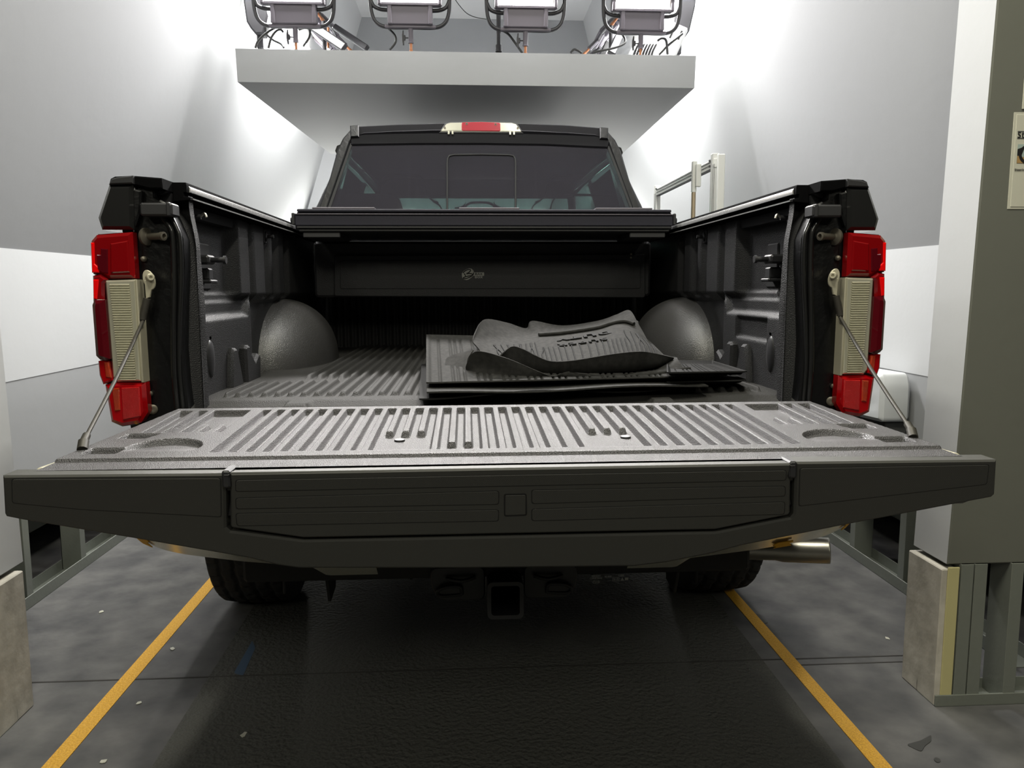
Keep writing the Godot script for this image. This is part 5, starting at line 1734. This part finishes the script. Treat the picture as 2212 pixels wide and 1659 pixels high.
func curled_mats() -> void:
	# upper one: back wall, floor, then the front wall that rises towards the viewer
	var rows := [
		[Vector3(-0.056, 1.104, -0.6), Vector3(-0.023, 1.147, -0.72), Vector3(0.058, 1.133, -0.8), Vector3(0.126, 1.112, -0.82), Vector3(0.151, 1.137, -0.84), Vector3(0.26, 1.119, -0.86), Vector3(0.386, 1.135, -0.86), Vector3(0.449, 1.157, -0.84), Vector3(0.489, 1.174, -0.8), Vector3(0.5, 1.138, -0.72)],
		[Vector3(-0.062, 1.083, -0.56), Vector3(-0.025, 1.11, -0.66), Vector3(0.055, 1.105, -0.74), Vector3(0.121, 1.094, -0.76), Vector3(0.161, 1.103, -0.77), Vector3(0.251, 1.105, -0.78), Vector3(0.372, 1.12, -0.78), Vector3(0.436, 1.136, -0.77), Vector3(0.481, 1.147, -0.74), Vector3(0.506, 1.108, -0.66)],
		[Vector3(-0.051, 1.071, -0.52), Vector3(-0.02, 1.08, -0.6), Vector3(0.051, 1.077, -0.66), Vector3(0.115, 1.078, -0.68), Vector3(0.161, 1.085, -0.69), Vector3(0.241, 1.089, -0.7), Vector3(0.359, 1.105, -0.7), Vector3(0.43, 1.124, -0.7), Vector3(0.478, 1.113, -0.66), Vector3(0.514, 1.064, -0.56)],
		[Vector3(-0.031, 1.047, -0.46), Vector3(0.005, 1.051, -0.48), Vector3(0.057, 1.05, -0.5), Vector3(0.108, 1.05, -0.5), Vector3(0.158, 1.054, -0.5), Vector3(0.231, 1.057, -0.5), Vector3(0.341, 1.07, -0.5), Vector3(0.407, 1.078, -0.5), Vector3(0.469, 1.074, -0.48), Vector3(0.523, 1.049, -0.46)],
		[Vector3(-0.013, 1.025, -0.36), Vector3(0.02, 1.028, -0.34), Vector3(0.06, 1.027, -0.33), Vector3(0.107, 1.024, -0.32), Vector3(0.153, 1.02, -0.31), Vector3(0.221, 1.021, -0.31), Vector3(0.322, 1.027, -0.31), Vector3(0.392, 1.031, -0.32), Vector3(0.452, 1.032, -0.34), Vector3(0.517, 1.034, -0.38)],
		[Vector3(0.004, 1.037, -0.3), Vector3(0.031, 1.032, -0.28), Vector3(0.07, 1.024, -0.27), Vector3(0.109, 1.016, -0.26), Vector3(0.154, 1.012, -0.25), Vector3(0.219, 1.012, -0.25), Vector3(0.318, 1.017, -0.25), Vector3(0.393, 1.02, -0.26), Vector3(0.463, 1.026, -0.3), Vector3(0.524, 1.035, -0.36)],
		[Vector3(0.009, 1.062, -0.27), Vector3(0.043, 1.089, -0.26), Vector3(0.075, 1.083, -0.25), Vector3(0.113, 1.064, -0.24), Vector3(0.154, 1.05, -0.23), Vector3(0.216, 1.052, -0.23), Vector3(0.321, 1.068, -0.23), Vector3(0.395, 1.074, -0.24), Vector3(0.444, 1.066, -0.28), Vector3(0.53, 1.047, -0.35)],
	]
	var t := thing("curled_mat", "curled tray mat on top of the pile, raised lettering on its floor", "floor mat", Vector3.ZERO, "rubber mats in the truck bed")
	var b := Mb.new()
	var g := net(rows, 8, 8)
	g.reverse()
	b.sheet(g, 0.0042)
	part("tray", b, M.mat_dusty, t)
	# its raised ridge and ribs follow the floor
	b = Mb.new()
	var ridge := []
	for k in 9:
		ridge.append(surf(rows, lerpf(4.0, 8.1, k / 8.0), 1.75 - 0.2 * k / 8.0) + Vector3(0, 0.004, 0.004))
	b.tube(path(ridge, 4), 0.007, 8)
	part("ridge", b, M.mat_dusty, t)
	b = Mb.new()
	for k in 34:
		b = Mb.new()
		var u := lerpf(1.2, 8.5, k / 33.0)
		var v0 := 2.35 if (u < 3.8 or u > 7.3) else 2.75
		var jog := 0.16 if k % 3 == 0 else (-0.14 if k % 3 == 1 else 0.0)
		if u > 3.9 and u < 7.2:
			jog = 0.0
		var run := []
		for j in 6:
			var w := j / 5.0
			run.append(surf(rows, clampf(u + jog * (1.0 - sm(0.1, 0.45, w)), 0.4, 8.9), lerpf(v0, 3.75, w)) + Vector3(0, 0.0012, 0.0012))
		b.tube(path(run, 3), 0.0021, 6)
		part("rib", b, M.mat_rubber, t)
	# lettering, upside down for the viewer
	for q in [["SUPER", 0.036, 5.5, 2.68], ["DUTY", 0.05, 5.6, 2.3]]:
		var c := surf(rows, q[2], q[3])
		var du := (surf(rows, float(q[2]) + 0.4, q[3]) - surf(rows, float(q[2]) - 0.4, q[3])).normalized()
		var dv := (surf(rows, q[2], float(q[3]) - 0.2) - surf(rows, q[2], float(q[3]) + 0.2)).normalized()
		var nn := du.cross(dv).normalized()
		var yy := nn.cross(du)
		text("raised_letters", q[0], q[1], 0.005, M.mat_rubber, t, Transform3D(Basis(-du * 1.5, -yy, nn), c + nn * 0.003))
	# lower one, mostly under the first
	rows = [
		[Vector3(-0.142, 1.039, -0.56), Vector3(-0.095, 1.049, -0.58), Vector3(-0.005, 1.047, -0.6), Vector3(0.132, 1.037, -0.62), Vector3(0.285, 1.043, -0.62), Vector3(0.439, 1.042, -0.62), Vector3(0.543, 1.036, -0.6), Vector3(0.576, 1.031, -0.55)],
		[Vector3(-0.143, 1.018, -0.44), Vector3(-0.095, 1.024, -0.44), Vector3(-0.038, 1.015, -0.46), Vector3(0.076, 1.014, -0.46), Vector3(0.19, 1.013, -0.46), Vector3(0.335, 1.012, -0.46), Vector3(0.475, 1.016, -0.44), Vector3(0.554, 1.041, -0.4)],
		[Vector3(-0.134, 1.013, -0.3), Vector3(-0.091, 1.014, -0.3), Vector3(-0.055, 1.01, -0.27), Vector3(0.048, 1.005, -0.235), Vector3(0.151, 1.003, -0.225), Vector3(0.298, 1.006, -0.245), Vector3(0.436, 1.008, -0.27), Vector3(0.538, 1.042, -0.33)],
		[Vector3(-0.087, 1.011, -0.29), Vector3(-0.079, 1.011, -0.28), Vector3(-0.049, 1.007, -0.25), Vector3(0.047, 1.002, -0.215), Vector3(0.162, 1.001, -0.205), Vector3(0.293, 1.001, -0.215), Vector3(0.428, 1.004, -0.235), Vector3(0.544, 1.018, -0.28)],
		[Vector3(-0.084, 1.031, -0.28), Vector3(-0.073, 1.034, -0.27), Vector3(-0.042, 1.036, -0.25), Vector3(0.046, 1.021, -0.21), Vector3(0.148, 1.01, -0.2), Vector3(0.292, 1.007, -0.21), Vector3(0.427, 1.009, -0.23), Vector3(0.542, 1.02, -0.275)],
		[Vector3(-0.081, 1.05, -0.27), Vector3(-0.068, 1.069, -0.26), Vector3(-0.04, 1.078, -0.24), Vector3(0.034, 1.058, -0.21), Vector3(0.143, 1.015, -0.195), Vector3(0.2, 1.022, -0.2), Vector3(0.264, 1.007, -0.2), Vector3(0.29, 1.006, -0.2)],
	]
	t = thing("curled_mat", "second curled dark mat under the top one, a pale flap at its left end", "floor mat", Vector3.ZERO, "rubber mats in the truck bed")
	b = Mb.new()
	g = net(rows, 8, 8)
	g.reverse()
	b.sheet(g, 0.0042)
	part("tray", b, M.mat_dusty, t)
	b = Mb.new()
	g = net([[Vector3(-0.115, 1.058, -0.4), Vector3(-0.094, 1.063, -0.4), Vector3(-0.064, 1.07, -0.38)], [Vector3(-0.144, 1.045, -0.38), Vector3(-0.115, 1.044, -0.37), Vector3(-0.081, 1.046, -0.35)], [Vector3(-0.143, 1.019, -0.32), Vector3(-0.115, 1.017, -0.315), Vector3(-0.084, 1.024, -0.31)], [Vector3(-0.134, 1.013, -0.3), Vector3(-0.114, 1.01, -0.3), Vector3(-0.089, 1.015, -0.3)]], 6, 6)
	g.reverse()
	b.sheet(g, 0.003)
	part("flap", b, M.mat_dusty, t)


func surf(rows: Array, u: float, v: float) -> Vector3:   # a point on the net, u across, v along
	var j := clampi(int(u), 0, rows[0].size() - 2)
	var line := []
	for r in rows:
		line.append((r[j] as Vector3).cubic_interpolate(r[j + 1], r[maxi(j - 1, 0)], r[mini(j + 2, r.size() - 1)], u - j))
	var k := clampi(int(v), 0, rows.size() - 2)
	return (line[k] as Vector3).cubic_interpolate(line[k + 1], line[maxi(k - 1, 0)], line[mini(k + 2, line.size() - 1)], v - k)


func clutter() -> void:
	# profile frame between the truck and the right hand wall
	var t := thing("profile_frame", "white aluminium profile frame standing between the truck and the right hand slope", "frame")
	var b := Mb.new()
	var x := 1.33
	for q in [[Vector3(1.33, 2.004, -2.546), 0.02], [Vector3(1.33, 1.983, -2.438), 0.011]]:
		var p: Vector3 = q[0]
		b = Mb.new()
		b.span(Vector3(x - 0.02, 0, p.z - q[1]), Vector3(x + 0.02, p.y, p.z + q[1]), 0.003)
		part("post", b, M.aluminium, t)
	var a: Vector3 = Vector3(1.33, 1.99, -3.902)
	var e: Vector3 = Vector3(1.33, 1.974, -2.518)
	b = Mb.new()
	b.span(Vector3(x - 0.02, 0, a.z - 0.022), Vector3(x + 0.02, a.y + 0.01, a.z + 0.022), 0.003)
	part("post", b, M.aluminium, t)
	b = Mb.new()
	b.span(Vector3(x - 0.015, e.y - 0.05, a.z), Vector3(x + 0.015, e.y, e.z), 0.003)
	part("rail", b, M.aluminium, t)
	b = Mb.new()
	for dy in [-0.012, -0.030]:
		b.span(Vector3(x - 0.0165, e.y + dy - 0.0025, a.z + 0.04), Vector3(x - 0.0145, e.y + dy + 0.0025, e.z - 0.03), 0)
	b.span(Vector3(x - 0.0165, e.y - 0.054, a.z + 0.04), Vector3(x + 0.01, e.y - 0.0495, e.z - 0.03), 0)
	for q in [Vector3(1.33, 1.825, -2.505), Vector3(1.33, 1.835, -3.89)]:
		for dz in [-0.012, 0.012]:
			b.span(Vector3(x - 0.021, 0.1, q.z + dz - 0.002), Vector3(x - 0.0195, a.y - 0.05, q.z + dz + 0.002), 0)
	part("slot", b, M.groove, t)
	for q in [Vector3(x, e.y - 0.005, e.z - 0.06), Vector3(x, e.y - 0.035, e.z - 0.06), Vector3(x, a.y - 0.02, a.z + 0.05)]:
		b = Mb.new()
		b.box(q + Vector3(-0.02, 0, 0), Vector3(0.012, 0.012, 0.014), 0.002)
		part("fastener", b, M.groove, t)
	var m: Vector3 = Vector3(1.27, 1.992, -2.749)
	b = Mb.new()
	b.tube(PackedVector3Array([Vector3(1.27, 0.0, m.z), Vector3(1.27, m.y - 0.16, m.z)]), 0.013, 12)
	var mid := part("clamped_post", b, M.brass_post, t)
	b = Mb.new()
	b.span(Vector3(1.257, m.y - 0.18, m.z - 0.014), Vector3(1.283, m.y, m.z + 0.014), 0.003)
	b.span(Vector3(1.27, m.y - 0.15, m.z + 0.02), Vector3(1.30, m.y - 0.02, m.z + 0.045), 0.003)
	part("clamp", b, M.aluminium, mid)
	# sheets on the front wall
	var s := thing("wall_sheet", "printed sheet with a picture under a small heading, on the dark wall at the right", "poster", Vector3(1.439, 1.607, -0.208))
	b = Mb.new()
	b.box(Vector3(0.105, -0.01, 0), Vector3(0.215, 0.25, 0.003), 0.001)
	b.box(Vector3(0.105, -0.01, -0.001), Vector3(0.23, 0.262, 0.002), 0.001)
	part("sheet", b, M.paper, s)
	var to := Transform3D(Basis.IDENTITY, Vector3.ZERO)
	var words := [["summary", 0.007, Vector3(1.442, 1.676, -0.205), 8], ["Standard", 0.022, Vector3(1.441, 1.667, -0.205), 17], ["example", 0.006, Vector3(1.442, 1.657, -0.205), 8], ["Steering wheel", 0.0085, Vector3(1.44, 1.573, -0.205), 8]]
	for k in [1, 3]:
		var o := text("heading" if k == 1 else "caption", words[k][0], words[k][1], 0.0004, M.print, s, to)
		(o.mesh as TextMesh).horizontal_alignment = HORIZONTAL_ALIGNMENT_LEFT
		o.position = (words[k][2] as Vector3) - s.position
	b = Mb.new()
	for q in [Vector3(1.442, 1.676, -0.206), Vector3(1.442, 1.658, -0.206)]:
		b.box(q - s.position + Vector3(0.012, 0, 0), Vector3(0.024, 0.003, 0.0006), 0)
	part("small_print", b, M.groove, s)
	var o: Vector3 = (Vector3(1.445, 1.641, -0.206) as Vector3) - s.position
	b = Mb.new()
	b.box(o + Vector3(0.075, -0.024, 0), Vector3(0.15, 0.05, 0.0008), 0)
	var pc := part("picture", b, M.picture_sky, s)
	b = Mb.new()
	b.ext(pts([Vector2(o.x, o.y - 0.05), Vector2(o.x + 0.15, o.y - 0.05), Vector2(o.x + 0.15, o.y - 0.02), Vector2(o.x + 0.02, o.y - 0.034), Vector2(o.x, o.y - 0.03)]), o.z, o.z + 0.0006)
	part("ground", b, M.picture_tan, pc)
	b = Mb.new()
	b.lathe(pts([Vector2(0.026, 0), Vector2(0.026, 0.001), Vector2(0.018, 0.001), Vector2(0.018, 0)]), 24, along(Vector3(0, 0, 1), o + Vector3(0.03, -0.026, 0.0004)), true)
	b.ext(pts([Vector2(o.x, o.y - 0.03), Vector2(o.x + 0.012, o.y - 0.03), Vector2(o.x + 0.02, o.y - 0.005), Vector2(o.x, o.y - 0.012)]), o.z, o.z + 0.0008)
	part("dark_shape", b, M.picture_dark, pc)
	s = thing("wall_sheet", "sheet above the printed one, only its lower left corner in view", "poster", Vector3(1.45, 1.736, -0.208))
	b = Mb.new()
	b.span(Vector3(0, 0, -0.001), Vector3(0.21, 0.26, 0.002), 0.001)
	part("sheet", b, M.paper, s)
	# wrapped box behind the right tail light
	b = Mb.new()
	b.ext(soften(pts([Vector2(1.06, 0.715), Vector2(1.42, 0.70), Vector2(1.42, 0.86), Vector2(1.36, 0.905), Vector2(1.08, 0.91), Vector2(1.06, 0.86)]), 0.02), 1.56, 1.685, 0.015, axis("x"))
	var wr := part("wrapped_box", b, M.wrap, self)
	tag(wr, "box wrapped in pale grey film on the right wall behind the tail light", "box")
	b = Mb.new()
	b.span(Vector3(1.60, 0.66, -1.4), Vector3(1.69, 0.71, -1.09), 0.005)
	part("bracket", b, M.groove, wr)
	# paint chips on the floor
	var chips := [[Vector3(-1.062, 0.001, -0.074), "nearest the bottom left corner"], [Vector3(-1.124, 0.001, -0.741), "just inside the left yellow line"], [Vector3(-1.521, 0.001, -1.086), "well left of the left yellow line"], [Vector3(-1.091, 0.001, -0.375), "right of the left line, before the joint"], [Vector3(1.412, 0.001, -0.659), "outside the right yellow line"], [Vector3(-0.723, 0.001, -0.18), "in the shadow at the bottom"]]
	for k in chips.size():
		b = Mb.new()
		var p: Vector3 = chips[k][0]
		var q := []
		for j in 7:
			var an := TAU * j / 7.0
			q.append(Vector2(cos(an) * (0.008 + 0.003 * sin(j * 2.3 + k)), sin(an) * (0.011 + 0.004 * cos(j * 1.7 + k * 2))))
		b.ext(pts(q), 0.0, 0.002, 0.0005, axis("y"))
		var c := part("paint_chip", b, M.paper, self)
		c.position = Vector3(p.x, 0.001, p.z)
		tag(c, "white paint chip on the concrete floor " + chips[k][1], "paint chip", "paint chips on the floor")
